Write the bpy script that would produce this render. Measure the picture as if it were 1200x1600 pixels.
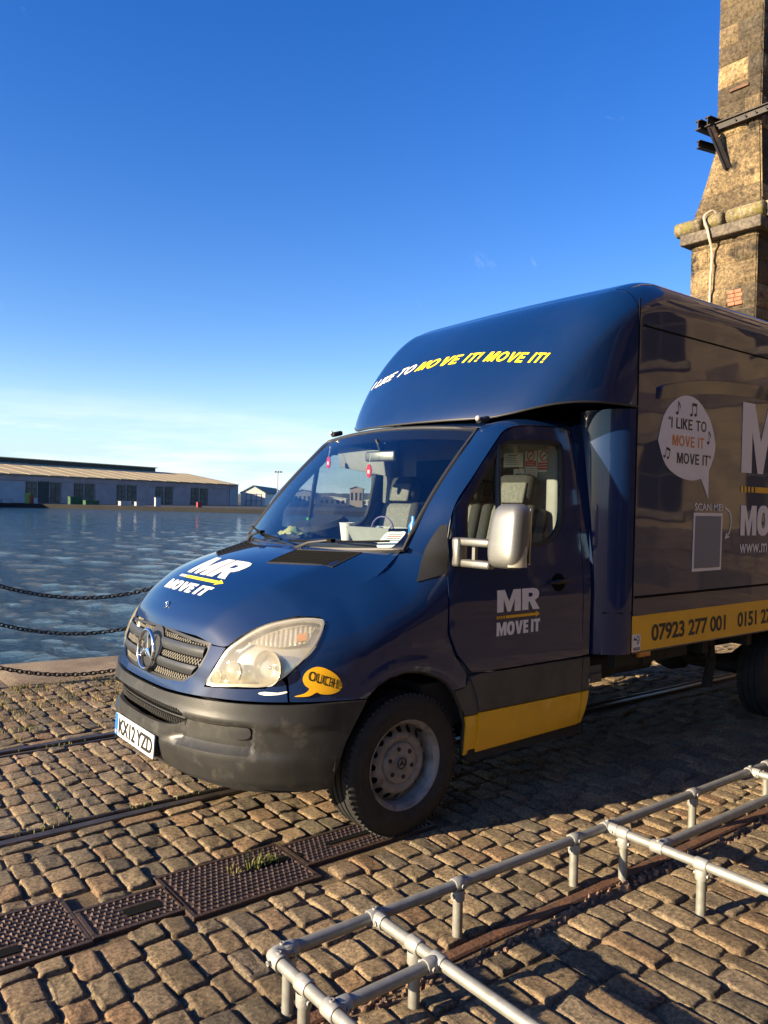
import bpy, bmesh, math, random
import numpy as np
from mathutils import Vector, Matrix, noise
from mathutils.geometry import delaunay_2d_cdt

for o in list(bpy.data.objects): bpy.data.objects.remove(o, do_unlink=True)
scene = bpy.context.scene
COL = scene.collection
R = math.radians

# ------------------------------------------------------------------ camera, sky, sun, exposure
# World frame: x = the van's forward direction, y = its left side, z = up, origin on the ground under its front axle.
YAW = 0.66588
FW = Vector((-math.cos(YAW), -math.sin(YAW), 0)); LF = Vector((math.sin(YAW), -math.cos(YAW), 0))
ORG = Vector((-0.4501, 4.5977, 0))
CAM_H = 1.6326
def CW(X, Y, Z=0.0):
    """point given in metres right / ahead of the photographer's feet -> world"""
    d = Vector((X, Y, 0)) - ORG
    return Vector((d.dot(FW), d.dot(LF), Z))
def CD(X, Y, Z=0.0):
    d = Vector((X, Y, 0)); return Vector((d.dot(FW), d.dot(LF), Z))
PITCH, ROLL = 0.01097, 0.02255
cam_d = bpy.data.cameras.new('camera'); cam = bpy.data.objects.new('camera', cam_d); COL.objects.link(cam)
fwd = Vector((0, math.cos(PITCH), -math.sin(PITCH))); up0 = Vector((0, math.sin(PITCH), math.cos(PITCH))); ri0 = Vector((1, 0, 0))
rgt = math.cos(ROLL)*ri0 + math.sin(ROLL)*up0; upv = -math.sin(ROLL)*ri0 + math.cos(ROLL)*up0
def c2w(v): return CD(v.x, v.y, v.z)
rw, uw, fw_ = c2w(rgt), c2w(upv), c2w(fwd)
loc = CW(0, 0, CAM_H)
cam.matrix_world = Matrix(((rw.x, uw.x, -fw_.x, loc.x), (rw.y, uw.y, -fw_.y, loc.y), (rw.z, uw.z, -fw_.z, loc.z), (0, 0, 0, 1)))
cam_d.sensor_fit = 'VERTICAL'; cam_d.sensor_height = 36; cam_d.sensor_width = 27
cam_d.lens = 1230.16/1600*36
cam_d.clip_start = 0.05; cam_d.clip_end = 20000
scene.camera = cam

SUN_EL = R(17.0)
TO_SUN_H = Vector((0.978, -0.207, 0)).normalized()
SUN_ROT = math.atan2(TO_SUN_H.x, TO_SUN_H.y)
world = bpy.data.worlds.new('World'); scene.world = world; world.use_nodes = True
nt = world.node_tree; nt.nodes.clear()
def wn(t, **k):
    n = nt.nodes.new(t)
    for a, b in k.items(): setattr(n, a, b)
    return n
sky = wn('ShaderNodeTexSky', sky_type='NISHITA', sun_disc=False, sun_elevation=SUN_EL, sun_rotation=SUN_ROT, altitude=20, air_density=1.0, dust_density=0.25, ozone_density=2.2)
hsv = wn('ShaderNodeHueSaturation'); hsv.inputs['Saturation'].default_value = 1.40; hsv.inputs['Hue'].default_value = .522
bg = wn('ShaderNodeBackground'); bg.inputs['Strength'].default_value = 0.080
out = wn('ShaderNodeOutputWorld')
tc = wn('ShaderNodeTexCoord'); sep = wn('ShaderNodeSeparateXYZ')
mp = wn('ShaderNodeMapping'); mp.inputs['Scale'].default_value = (1.6, 1.6, 13.0); mp.inputs['Rotation'].default_value = (0.0, 0.05, 0.5)
nz = wn('ShaderNodeTexNoise'); nz.inputs['Scale'].default_value = 2.2; nz.inputs['Detail'].default_value = 7; nz.inputs['Roughness'].default_value = .62
rmp = wn('ShaderNodeMapRange'); rmp.inputs['From Min'].default_value = .47; rmp.inputs['From Max'].default_value = .72
band = wn('ShaderNodeMapRange', interpolation_type='SMOOTHSTEP'); band.inputs['From Min'].default_value = .145; band.inputs['From Max'].default_value = .035
wis = wn('ShaderNodeTexNoise'); wis.inputs['Scale'].default_value = 5.0; wis.inputs['Detail'].default_value = 8; wis.inputs['Roughness'].default_value = .7; wis.inputs['Distortion'].default_value = 1.1
wm = wn('ShaderNodeMapping'); wm.inputs['Scale'].default_value = (1.0, 2.4, 1.0); wm.inputs['Rotation'].default_value = (0.3, 0.6, 0.9)
wr = wn('ShaderNodeMapRange'); wr.inputs['From Min'].default_value = .64; wr.inputs['From Max'].default_value = .85; wr.inputs['To Max'].default_value = .22
mul = wn('ShaderNodeMath', operation='MULTIPLY'); mul2 = wn('ShaderNodeMath', operation='MULTIPLY'); mul2.inputs[1].default_value = .85
mx = wn('ShaderNodeMath', operation='MAXIMUM')
mix = wn('ShaderNodeMixRGB'); mix.inputs['Color2'].default_value = (5.0, 5.2, 5.6, 1)
L = nt.links.new
L(tc.outputs['Generated'], sep.inputs[0]); L(tc.outputs['Generated'], mp.inputs[0]); L(mp.outputs[0], nz.inputs['Vector'])
L(tc.outputs['Generated'], wm.inputs[0]); L(wm.outputs[0], wis.inputs['Vector']); L(wis.outputs['Fac'], wr.inputs['Value'])
L(nz.outputs['Fac'], rmp.inputs['Value']); L(sep.outputs['Z'], band.inputs['Value'])
L(rmp.outputs[0], mul.inputs[0]); L(band.outputs[0], mul.inputs[1]); L(mul.outputs[0], mul2.inputs[0])
L(mul2.outputs[0], mx.inputs[0]); L(wr.outputs[0], mx.inputs[1])
hz = wn('ShaderNodeMapRange', interpolation_type='SMOOTHERSTEP'); hz.inputs['From Min'].default_value = .20; hz.inputs['From Max'].default_value = -.02; hz.inputs['To Max'].default_value = .75
hmix = wn('ShaderNodeMixRGB'); hmix.inputs['Color2'].default_value = (2.5, 3.3, 4.5, 1)
L(sep.outputs['Z'], hz.inputs['Value']); L(hz.outputs[0], hmix.inputs['Fac']); L(hsv.outputs[0], hmix.inputs['Color1'])
L(sky.outputs[0], hsv.inputs['Color']); L(hmix.outputs[0], mix.inputs['Color1']); L(mx.outputs[0], mix.inputs['Fac']); L(mix.outputs[0], bg.inputs['Color']); L(bg.outputs[0], out.inputs[0])

sun_d = bpy.data.lights.new('sun', 'SUN'); sun = bpy.data.objects.new('sun', sun_d); COL.objects.link(sun)
sun_d.energy = 5.0; sun_d.angle = R(0.53); sun_d.color = (1.0, 0.81, 0.55)
to_sun = (TO_SUN_H*math.cos(SUN_EL) + Vector((0, 0, math.sin(SUN_EL)))).normalized()
sun.rotation_euler = to_sun.to_track_quat('Z', 'Y').to_euler(); sun.location = to_sun*50
vs = scene.view_settings
vs.view_transform = 'Standard'; vs.look = 'None'; vs.exposure = 1.62; vs.gamma = 1.0; vs.use_curve_mapping = False
scene.render.resolution_x = 768; scene.render.resolution_y = 1024
try:
    scene.cycles.max_bounces = 10; scene.cycles.transparent_max_bounces = 24; scene.cycles.caustics_reflective = False; scene.cycles.caustics_refractive = False
except Exception: pass

# ------------------------------------------------------------------ helpers
rng = random.Random(7)
def tag(o, label=None, cat=None, group=None, kind=None):
    if label: o['label'] = label
    if cat: o['category'] = cat
    if group: o['group'] = group
    if kind: o['kind'] = kind
    return o
def empty(name, loc=(0, 0, 0), label=None, cat=None, group=None):
    o = bpy.data.objects.new(name, None); COL.objects.link(o); o.location = loc; o.empty_display_size = .1
    return tag(o, label, cat, group)
def mesh_obj(name, verts, faces, mat=None, parent=None, smooth=None, mats=None, midx=None):
    me = bpy.data.meshes.new(name); me.from_pydata([tuple(v) for v in verts], [], [tuple(f) for f in faces])
    if mats:
        for m in mats: me.materials.append(m)
        me.polygons.foreach_set('material_index', midx)
    elif mat: me.materials.append(mat)
    me.validate(); me.update()
    if smooth is not None:
        me.polygons.foreach_set('use_smooth', [True]*len(me.polygons))
        if smooth < 179: me.set_sharp_from_angle(angle=R(smooth))
    o = bpy.data.objects.new(name, me); COL.objects.link(o)
    if parent:
        o.parent = parent
        # children are modelled in world coordinates: undo the parents' offsets
        p = parent; off = Vector((0, 0, 0))
        while p is not None: off += Vector(p.location); p = p.parent
        o.location = -off
    return o
class MB:
    """collects shapes for ONE mesh object"""
    def __init__(s): s.v = []; s.f = []; s.m = []; s.cur = 0
    def add(s, v, f):
        b = len(s.v); s.v += [tuple(p) for p in v]; s.f += [tuple(i+b for i in q) for q in f]; s.m += [s.cur]*len(f); return s
    def box(s, c, d, rot=None, bev=0):
        hx, hy, hz = d[0]/2, d[1]/2, d[2]/2
        if bev:
            vs_ = []; b = bev
            # rounded box: 24 verts
            bm = bmesh.new(); bmesh.ops.create_cube(bm, size=1)
            for v in bm.verts: v.co = Vector((v.co.x*d[0], v.co.y*d[1], v.co.z*d[2]))
            bmesh.ops.bevel(bm, geom=list(bm.edges), offset=b, segments=2, affect='EDGES', profile=.5)
            vs_ = [v.co.copy() for v in bm.verts]; bm.verts.index_update()
            fs = [tuple(v.index for v in f.verts) for f in bm.faces]; bm.free()
        else:
            vs_ = [Vector((x, y, z)) for x in (-hx, hx) for y in (-hy, hy) for z in (-hz, hz)]
            fs = [(0, 1, 3, 2), (4, 6, 7, 5), (0, 4, 5, 1), (2, 3, 7, 6), (0, 2, 6, 4), (1, 5, 7, 3)]
        if rot is not None: vs_ = [rot @ v for v in vs_]
        c = Vector(c)
        return s.add([v+c for v in vs_], fs)
    def tube(s, path, r, n=10, cap=True):
        path = [Vector(p) for p in path]; rings = []
        rs = r if isinstance(r, (list, tuple)) else [r]*len(path)
        ref = Vector((0, 0, 1)); vs_ = []; fs = []
        prev = None
        for i, p in enumerate(path):
            d = (path[min(i+1, len(path)-1)]-path[max(i-1, 0)]).normalized()
            if prev is None:
                a = d.cross(ref if abs(d.z) < .95 else Vector((1, 0, 0))).normalized()
            else:
                a = (prev - d*prev.dot(d)).normalized()
            prev = a; b = d.cross(a)
            for k in range(n):
                t = 2*math.pi*k/n; vs_.append(p + (a*math.cos(t)+b*math.sin(t))*rs[i])
        for i in range(len(path)-1):
            for k in range(n):
                fs.append((i*n+k, i*n+(k+1) % n, (i+1)*n+(k+1) % n, (i+1)*n+k))
        if cap: fs += [tuple(range(n))[::-1], tuple(range((len(path)-1)*n, len(path)*n))]
        return s.add(vs_, fs)
    def lathe(s, prof, c, axis, n=32, close=False):
        """prof: (radius, offset along axis)"""
        axis = Vector(axis).normalized(); c = Vector(c)
        a = axis.cross(Vector((0, 0, 1)) if abs(axis.z) < .9 else Vector((1, 0, 0))).normalized(); b = axis.cross(a)
        vs_ = []; fs = []
        for (r, h) in prof:
            for k in range(n):
                t = 2*math.pi*k/n; vs_.append(c+axis*h+(a*math.cos(t)+b*math.sin(t))*r)
        m = len(prof)
        for i in range(m-1):
            for k in range(n): fs.append((i*n+k, i*n+(k+1) % n, (i+1)*n+(k+1) % n, (i+1)*n+k))
        return s.add(vs_, fs)
    def prism(s, poly, fn0, fn1):
        """poly 2-D outline, two mapping functions for front and back"""
        n = len(poly); vs_ = [fn0(p) for p in poly]+[fn1(p) for p in poly]
        fs = [tuple(range(n)), tuple(range(2*n-1, n-1, -1))]+[(i, i+n, (i+1) % n+n, (i+1) % n) for i in range(n)]
        return s.add(vs_, fs)
    def build(s, name, mat=None, parent=None, smooth=None, mats=None):
        return mesh_obj(name, s.v, s.f, mat, parent, smooth, mats, s.m if mats else None)
def quad_grid(fn, nu, nv):
    v = [fn(i/nu, j/nv) for j in range(nv+1) for i in range(nu+1)]
    f = [(j*(nu+1)+i, j*(nu+1)+i+1, (j+1)*(nu+1)+i+1, (j+1)*(nu+1)+i) for j in range(nv) for i in range(nu)]
    return v, f
def solidify(v, f, th, ref):
    """closed shell: outside faces away from ref, thickness th inwards"""
    v = [Vector(p) for p in v]; nrm = [Vector((0, 0, 0)) for _ in v]; s = 0
    for q in f:
        a, b, c = v[q[0]], v[q[1]], v[q[2]]; n = (b-a).cross(c-a)
        if len(q) == 4: n = (v[q[2]]-v[q[0]]).cross(v[q[3]]-v[q[1]])
        s += n.dot((a+c)/2-Vector(ref))
        for i in q: nrm[i] += n
    if s < 0: f = [tuple(reversed(q)) for q in f]; nrm = [-n for n in nrm]
    nrm = [n.normalized() if n.length > 0 else Vector((0, 0, 1)) for n in nrm]
    N = len(v); w = v+[p-n*th for p, n in zip(v, nrm)]
    g = [tuple(q) for q in f]+[tuple(i+N for i in reversed(q)) for q in f]
    cnt = {}
    for q in f:
        for i in range(len(q)):
            e = (q[i], q[(i+1) % len(q)]); cnt[e] = 1
    for (a, b) in cnt:
        if (b, a) not in cnt: g.append((b, a, a+N, b+N))
    return w, g
def inside(p, poly):
    x, y = p; c = False; n = len(poly); j = n-1
    for i in range(n):
        xi, yi = poly[i]; xj, yj = poly[j]
        if (yi > y) != (yj > y) and x < (xj-xi)*(y-yi)/(yj-yi)+xi: c = not c
        j = i
    return c
def resample(poly, res):
    o = []
    for a, b in zip(poly, poly[1:]+poly[:1]):
        d = math.hypot(b[0]-a[0], b[1]-a[1]); k = max(1, int(math.ceil(d/res)))
        for i in range(k): o.append((a[0]+(b[0]-a[0])*i/k, a[1]+(b[1]-a[1])*i/k))
    return o
def smooth_poly(pts, k=4, closed=True):
    """Catmull-Rom through the points"""
    n = len(pts); o = []
    rngi = range(n) if closed else range(n-1)
    for i in rngi:
        if closed: p0, p1, p2, p3 = pts[i-1], pts[i], pts[(i+1) % n], pts[(i+2) % n]
        else: p0, p1, p2, p3 = pts[max(i-1, 0)], pts[i], pts[i+1], pts[min(i+2, n-1)]
        for j in range(k):
            t = j/k
            o.append(tuple(.5*((2*p1[q])+(-p0[q]+p2[q])*t+(2*p0[q]-5*p1[q]+4*p2[q]-p3[q])*t*t+(-p0[q]+3*p1[q]-3*p2[q]+p3[q])*t**3) for q in range(len(p1))))
    if not closed: o.append(tuple(pts[-1]))
    return o
def fill2d(poly, res, holes=()):
    loops = [resample(list(poly), res)]+[resample(list(h), res) for h in holes]
    V = []; E = []
    for lp in loops:
        b = len(V); V += lp; E += [(b+i, b+(i+1) % len(lp)) for i in range(len(lp))]
    xs = [p[0] for p in loops[0]]; ys = [p[1] for p in loops[0]]
    arr = np.array(V)
    y = min(ys)+res/2; r = 0
    extra = []
    while y < max(ys):
        x = min(xs)+(res/2 if r % 2 else res)
        while x < max(xs):
            if inside((x, y), loops[0]) and not any(inside((x, y), h) for h in loops[1:]):
                if np.min((arr[:, 0]-x)**2+(arr[:, 1]-y)**2) > (res*.45)**2: extra.append((x, y))
            x += res
        y += res*.9; r += 1
    V += extra
    vo, eo, fo, _, _, _ = delaunay_2d_cdt([Vector(p) for p in V], E, [], 1, 1e-5)
    tri = []
    for q in fo:
        c = (sum(vo[i].x for i in q)/len(q), sum(vo[i].y for i in q)/len(q))
        if inside(c, loops[0]) and not any(inside(c, h) for h in loops[1:]): tri.append(tuple(q))
    return [(p.x, p.y) for p in vo], tri
REFC = Vector((-.4, 0, .9))
def panel(name, poly, fn, mat, parent, res=.04, th=.012, holes=(), ref=REFC, smooth=40):
    """a sheet-metal panel: outline in a 2-D domain, mapped onto a body surface, with thickness"""
    v2, tri = fill2d(poly, res, holes)
    w, g = solidify([fn(*p) for p in v2], tri, th, ref)
    return mesh_obj(name, w, g, mat, parent, smooth)
# ------------------------------------------------------------------ materials
def new_mat(name):
    m = bpy.data.materials.new(name); m.use_nodes = True
    n = m.node_tree; n.nodes.clear()
    o = n.nodes.new('ShaderNodeOutputMaterial'); b = n.nodes.new('ShaderNodeBsdfPrincipled'); n.links.new(b.outputs[0], o.inputs[0])
    return m, n, b, o
def nd(n, t, **k):
    x = n.nodes.new(t)
    for a, b in k.items():
        if a in x.inputs: x.inputs[a].default_value = b
        else: setattr(x, a, b)
    return x
def c4(c): return (c[0], c[1], c[2], 1)
def ramp(n, fac, stops):
    r = n.nodes.new('ShaderNodeValToRGB'); e = r.color_ramp.elements
    while len(e) < len(stops): e.new(.5)
    for x, (p, c) in zip(e, stops): x.position = p; x.color = c4(c)
    n.links.new(fac, r.inputs[0]); return r.outputs[0]
def mat(name, col, rough=.5, metal=0, coat=0, var=0, vscale=6, bump=0, bscale=60, col2=None, rvar=0, spec=.5, coat_r=.03, dirt=None, dscale=3, dlo=.5, dhi=.75, stretch=None):
    """general procedural material: base colour, noise variation, fine bump, optional dirt colour in noise patches"""
    m, n, b, o = new_mat(name)
    b.inputs['Base Color'].default_value = c4(col); b.inputs['Roughness'].default_value = rough; b.inputs['Metallic'].default_value = metal
    b.inputs['Coat Weight'].default_value = coat; b.inputs['Coat Roughness'].default_value = coat_r; b.inputs['Specular IOR Level'].default_value = spec
    tc_ = nd(n, 'ShaderNodeTexCoord'); src = tc_.outputs['Object']
    if stretch:
        mp_ = nd(n, 'ShaderNodeMapping'); mp_.inputs['Scale'].default_value = stretch; n.links.new(src, mp_.inputs[0]); src = mp_.outputs[0]
    colo = None
    if var or col2:
        nz_ = nd(n, 'ShaderNodeTexNoise', Scale=vscale, Detail=6, Roughness=.6); n.links.new(src, nz_.inputs['Vector'])
        c2 = col2 if col2 else tuple(x*(1-var) for x in col); c1 = col if col2 else tuple(min(1, x*(1+var)) for x in col)
        colo = ramp(n, nz_.outputs['Fac'], [(.36, c2), (.64, c1)])
    if dirt:
        nz2 = nd(n, 'ShaderNodeTexNoise', Scale=dscale, Detail=8, Roughness=.65); n.links.new(src, nz2.inputs['Vector'])
        mr = nd(n, 'ShaderNodeMapRange'); mr.inputs['From Min'].default_value = dlo; mr.inputs['From Max'].default_value = dhi; n.links.new(nz2.outputs['Fac'], mr.inputs['Value'])
        mx_ = nd(n, 'ShaderNodeMixRGB'); mx_.inputs['Color1'].default_value = c4(col); mx_.inputs['Color2'].default_value = c4(dirt)
        if colo: n.links.new(colo, mx_.inputs['Color1'])
        n.links.new(mr.outputs[0], mx_.inputs['Fac']); colo = mx_.outputs[0]
    if colo: n.links.new(colo, b.inputs['Base Color'])
    if rvar:
        nz3 = nd(n, 'ShaderNodeTexNoise', Scale=vscale*2.3, Detail=5); n.links.new(src, nz3.inputs['Vector'])
        mr3 = nd(n, 'ShaderNodeMapRange'); mr3.inputs['To Min'].default_value = max(0, rough-rvar); mr3.inputs['To Max'].default_value = rough+rvar; n.links.new(nz3.outputs['Fac'], mr3.inputs['Value']); n.links.new(mr3.outputs[0], b.inputs['Roughness'])
    if bump:
        nb = nd(n, 'ShaderNodeTexNoise', Scale=bscale, Detail=6, Roughness=.6); n.links.new(src, nb.inputs['Vector'])
        bp_ = nd(n, 'ShaderNodeBump', Strength=min(1, bump), Distance=.02 if bump > .3 else .006); n.links.new(nb.outputs['Fac'], bp_.inputs['Height']); n.links.new(bp_.outputs[0], b.inputs['Normal'])
    return m
def glass_mat(name, tint, refl=1.0, haze=0.0, hazecol=(.8, .75, .62), tr_min=.0):
    """thin sheet of glass: fresnel reflection over straight-through transparency"""
    m, n, b, o = new_mat(name); n.nodes.remove(b)
    t = nd(n, 'ShaderNodeBsdfTransparent', Color=c4(tint)); g = nd(n, 'ShaderNodeBsdfGlossy', Roughness=.012, Color=(1, 1, 1, 1))
    ge = nd(n, 'ShaderNodeNewGeometry'); io = nd(n, 'ShaderNodeMapRange'); io.inputs['To Min'].default_value = 1.52; io.inputs['To Max'].default_value = 1/1.52; n.links.new(ge.outputs['Backfacing'], io.inputs['Value']); fr = nd(n, 'ShaderNodeFresnel'); n.links.new(io.outputs[0], fr.inputs['IOR']); mm = nd(n, 'ShaderNodeMath', operation='MULTIPLY'); mm.inputs[1].default_value = refl
    mx_ = nd(n, 'ShaderNodeMixShader'); n.links.new(fr.outputs[0], mm.inputs[0]); n.links.new(mm.outputs[0], mx_.inputs[0])
    last = t.outputs[0]
    if haze:
        d = nd(n, 'ShaderNodeBsdfDiffuse', Color=c4(hazecol)); tl = nd(n, 'ShaderNodeBsdfTranslucent', Color=c4(hazecol))
        ms = nd(n, 'ShaderNodeMixShader'); ms.inputs[0].default_value = .35; n.links.new(d.outputs[0], ms.inputs[1]); n.links.new(tl.outputs[0], ms.inputs[2])
        tc_ = nd(n, 'ShaderNodeTexCoord'); nz_ = nd(n, 'ShaderNodeTexNoise', Scale=14, Detail=7); n.links.new(tc_.outputs['Object'], nz_.inputs['Vector'])
        mr = nd(n, 'ShaderNodeMapRange'); mr.inputs['From Min'].default_value = .3; mr.inputs['From Max'].default_value = .75; mr.inputs['To Min'].default_value = haze*.8; mr.inputs['To Max'].default_value = min(1, haze*1.3); n.links.new(nz_.outputs['Fac'], mr.inputs['Value'])
        mh = nd(n, 'ShaderNodeMixShader'); n.links.new(mr.outputs[0], mh.inputs[0]); n.links.new(t.outputs[0], mh.inputs[1]); n.links.new(ms.outputs[0], mh.inputs[2]); last = mh.outputs[0]
    n.links.new(last, mx_.inputs[1]); n.links.new(g.outputs[0], mx_.inputs[2]); n.links.new(mx_.outputs[0], o.inputs[0])
    return m
def paint_mat(name, col):
    """old van paint: clear-coated colour, faint dust, fine wash scratches"""
    m, n, b, o = new_mat(name)
    tc_ = nd(n, 'ShaderNodeTexCoord')
    nz_ = nd(n, 'ShaderNodeTexNoise', Scale=1.7, Detail=8, Roughness=.62); n.links.new(tc_.outputs['Object'], nz_.inputs['Vector'])
    dust = nd(n, 'ShaderNodeMapRange'); dust.inputs['From Min'].default_value = .5; dust.inputs['From Max'].default_value = .85; dust.inputs['To Max'].default_value = .022; n.links.new(nz_.outputs['Fac'], dust.inputs['Value'])
    mx_ = nd(n, 'ShaderNodeMixRGB'); mx_.inputs['Color1'].default_value = c4(col); mx_.inputs['Color2'].default_value = (.2, .18, .15, 1); n.links.new(dust.outputs[0], mx_.inputs['Fac'])
    # scratches: thin bright lines from strongly stretched noise
    mp_ = nd(n, 'ShaderNodeMapping'); mp_.inputs['Rotation'].default_value = (.4, .5, .3); mp_.inputs['Scale'].default_value = (1.2, 60, 42)
    sc = nd(n, 'ShaderNodeTexNoise', Scale=2.2, Detail=3, Roughness=.5); n.links.new(tc_.outputs['Object'], mp_.inputs[0]); n.links.new(mp_.outputs[0], sc.inputs['Vector'])
    sm_ = nd(n, 'ShaderNodeMapRange'); sm_.inputs['From Min'].default_value = .74; sm_.inputs['From Max'].default_value = .80; sm_.inputs['To Max'].default_value = .3; n.links.new(sc.outputs['Fac'], sm_.inputs['Value'])
    pm = nd(n, 'ShaderNodeTexNoise', Scale=2.6, Detail=2); n.links.new(tc_.outputs['Object'], pm.inputs['Vector'])
    pr = nd(n, 'ShaderNodeMapRange'); pr.inputs['From Min'].default_value = .52; pr.inputs['From Max'].default_value = .68; n.links.new(pm.outputs['Fac'], pr.inputs['Value'])
    ml = nd(n, 'ShaderNodeMath', operation='MULTIPLY'); n.links.new(sm_.outputs[0], ml.inputs[0]); n.links.new(pr.outputs[0], ml.inputs[1])
    m2 = nd(n, 'ShaderNodeMixRGB'); m2.inputs['Color2'].default_value = (.42, .45, .5, 1); n.links.new(mx_.outputs[0], m2.inputs['Color1']); n.links.new(ml.outputs[0], m2.inputs['Fac'])
    n.links.new(m2.outputs[0], b.inputs['Base Color'])
    b.inputs['Roughness'].default_value = .5; b.inputs['Specular IOR Level'].default_value = .15; b.inputs['Coat Weight'].default_value = 1.0; b.inputs['Coat IOR'].default_value = 1.5
    rr = nd(n, 'ShaderNodeMapRange'); rr.inputs['To Min'].default_value = .015; rr.inputs['To Max'].default_value = .06; n.links.new(nz_.outputs['Fac'], rr.inputs['Value']); n.links.new(rr.outputs[0], b.inputs['Coat Roughness'])
    wv = nd(n, 'ShaderNodeTexNoise', Scale=1.4, Detail=2); n.links.new(tc_.outputs['Object'], wv.inputs['Vector'])
    bp_ = nd(n, 'ShaderNodeBump', Strength=.16, Distance=.03); n.links.new(wv.outputs['Fac'], bp_.inputs['Height'])
    n.links.new(bp_.outputs[0], b.inputs['Coat Normal']); n.links.new(bp_.outputs[0], b.inputs['Normal'])
    return m
def stone_mat(name, cols, bump=1.0, bscale=45, moss=None, tone_attr=True, dist=.012):
    """weathered stone, tone by piece (mesh attribute 'tone' + object random)"""
    m, n, b, o = new_mat(name)
    tc_ = nd(n, 'ShaderNodeTexCoord'); geo = nd(n, 'ShaderNodeNewGeometry')
    at = nd(n, 'ShaderNodeAttribute', attribute_name='tone'); oi = nd(n, 'ShaderNodeObjectInfo')
    ad = nd(n, 'ShaderNodeMath', operation='ADD'); n.links.new(at.outputs['Fac'], ad.inputs[0]); n.links.new(oi.outputs['Random'], ad.inputs[1])
    fr = nd(n, 'ShaderNodeMath', operation='FRACT'); n.links.new(ad.outputs[0], fr.inputs[0])
    base = ramp(n, fr.outputs[0], [(i/(len(cols)-1), c) for i, c in enumerate(cols)])
    nz_ = nd(n, 'ShaderNodeTexNoise', Scale=bscale*1.6, Detail=10, Roughness=.78); n.links.new(geo.outputs['Position'], nz_.inputs['Vector'])
    mr = ramp(n, nz_.outputs['Fac'], [(.38, (.34, .32, .30)), (.47, (.82, .81, .80)), (.54, (1.15, 1.13, 1.08)), (.63, (1.75, 1.68, 1.55))])
    mu = nd(n, 'ShaderNodeMixRGB', blend_type='MULTIPLY'); mu.inputs['Fac'].default_value = 1; n.links.new(base, mu.inputs['Color1']); n.links.new(mr, mu.inputs['Color2'])
    col = mu.outputs[0]
    # large stains
    st = nd(n, 'ShaderNodeTexNoise', Scale=1.9, Detail=5, Roughness=.6); n.links.new(geo.outputs['Position'], st.inputs['Vector'])
    stc = ramp(n, st.outputs['Fac'], [(.35, (.66, .64, .62)), (.62, (1.12, 1.1, 1.06))])
    m3 = nd(n, 'ShaderNodeMixRGB', blend_type='MULTIPLY'); m3.inputs['Fac'].default_value = 1; n.links.new(col, m3.inputs['Color1']); n.links.new(stc, m3.inputs['Color2']); col = m3.outputs[0]
    if moss:
        mo = nd(n, 'ShaderNodeTexNoise', Scale=moss[1], Detail=8, Roughness=.7); n.links.new(geo.outputs['Position'], mo.inputs['Vector'])
        mq = nd(n, 'ShaderNodeMapRange'); mq.inputs['From Min'].default_value = moss[2]; mq.inputs['From Max'].default_value = moss[2]+.1; n.links.new(mo.outputs['Fac'], mq.inputs['Value'])
        m4 = nd(n, 'ShaderNodeMixRGB'); m4.inputs['Color2'].default_value = c4(moss[0]); n.links.new(col, m4.inputs['Color1']); n.links.new(mq.outputs[0], m4.inputs['Fac']); col = m4.outputs[0]
    n.links.new(col, b.inputs['Base Color']); b.inputs['Roughness'].default_value = .72; b.inputs['Specular IOR Level'].default_value = .35
    n1 = nd(n, 'ShaderNodeTexNoise', Scale=bscale, Detail=10, Roughness=.74); n.links.new(geo.outputs['Position'], n1.inputs['Vector'])
    bp_ = nd(n, 'ShaderNodeBump', Strength=bump, Distance=dist); n.links.new(n1.outputs['Fac'], bp_.inputs['Height'])
    n2 = nd(n, 'ShaderNodeTexNoise', Scale=bscale*3.2, Detail=6, Roughness=.7); n.links.new(geo.outputs['Position'], n2.inputs['Vector'])
    bp2 = nd(n, 'ShaderNodeBump', Strength=bump, Distance=dist*.38); n.links.new(n2.outputs['Fac'], bp2.inputs['Height']); n.links.new(bp_.outputs[0], bp2.inputs['Normal']); n.links.new(bp2.outputs[0], b.inputs['Normal'])
    return m
SETT = [(.29, .222, .14), (.44, .335, .21), (.33, .262, .17), (.22, .19, .142), (.47, .345, .21), (.34, .278, .19), (.42, .275, .16), (.30, .255, .19)]
M = {}
M['sett'] = stone_mat('sett_stone', SETT, bump=1.0, bscale=40, dist=.060)
M['sett_mossy'] = stone_mat('mossy_sett_stone', SETT, bump=1.0, bscale=40, dist=.060, moss=((.13, .125, .03), 3.2, .55))
M['coping'] = stone_mat('coping_granite', [(.36, .285, .20), (.42, .33, .23)], bump=1.0, bscale=50, dist=.045, moss=((.13, .115, .035), 2.6, .60))
M['joint'] = stone_mat('joint_dirt', [(.26, .195, .12), (.29, .215, .135)], bump=1.0, bscale=60, dist=.04, moss=((.09, .085, .03), 2.2, .62))
M['wallstone'] = stone_mat('sandstone', [(.075, .065, .052), (.56, .41, .22), (.12, .10, .072), (.50, .37, .20), (.06, .054, .046), (.52, .385, .21), (.09, .077, .06), (.22, .165, .10)], bump=1.0, bscale=11, dist=.11, moss=((.030, .027, .024), 1.7, .545))
M['mortar'] = stone_mat('wall_mortar', [(.12, .092, .06), (.15, .115, .072)], bump=.6, bscale=30)
M['brownstone'] = stone_mat('brown_sandstone', [(.075, .055, .044), (.045, .035, .03), (.10, .072, .055), (.03, .025, .022)], bump=.7, bscale=8, dist=.03)
M['brick'] = mat('red_brick', (.33, .12, .065), .8, var=.25, vscale=18, bump=.3, bscale=70)
M['blue'] = paint_mat('navy_van_paint', (.0016, .0165, .070))
M['blackplastic'] = mat('black_plastic', (.018, .018, .019), .5, bump=.12, bscale=300)
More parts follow.
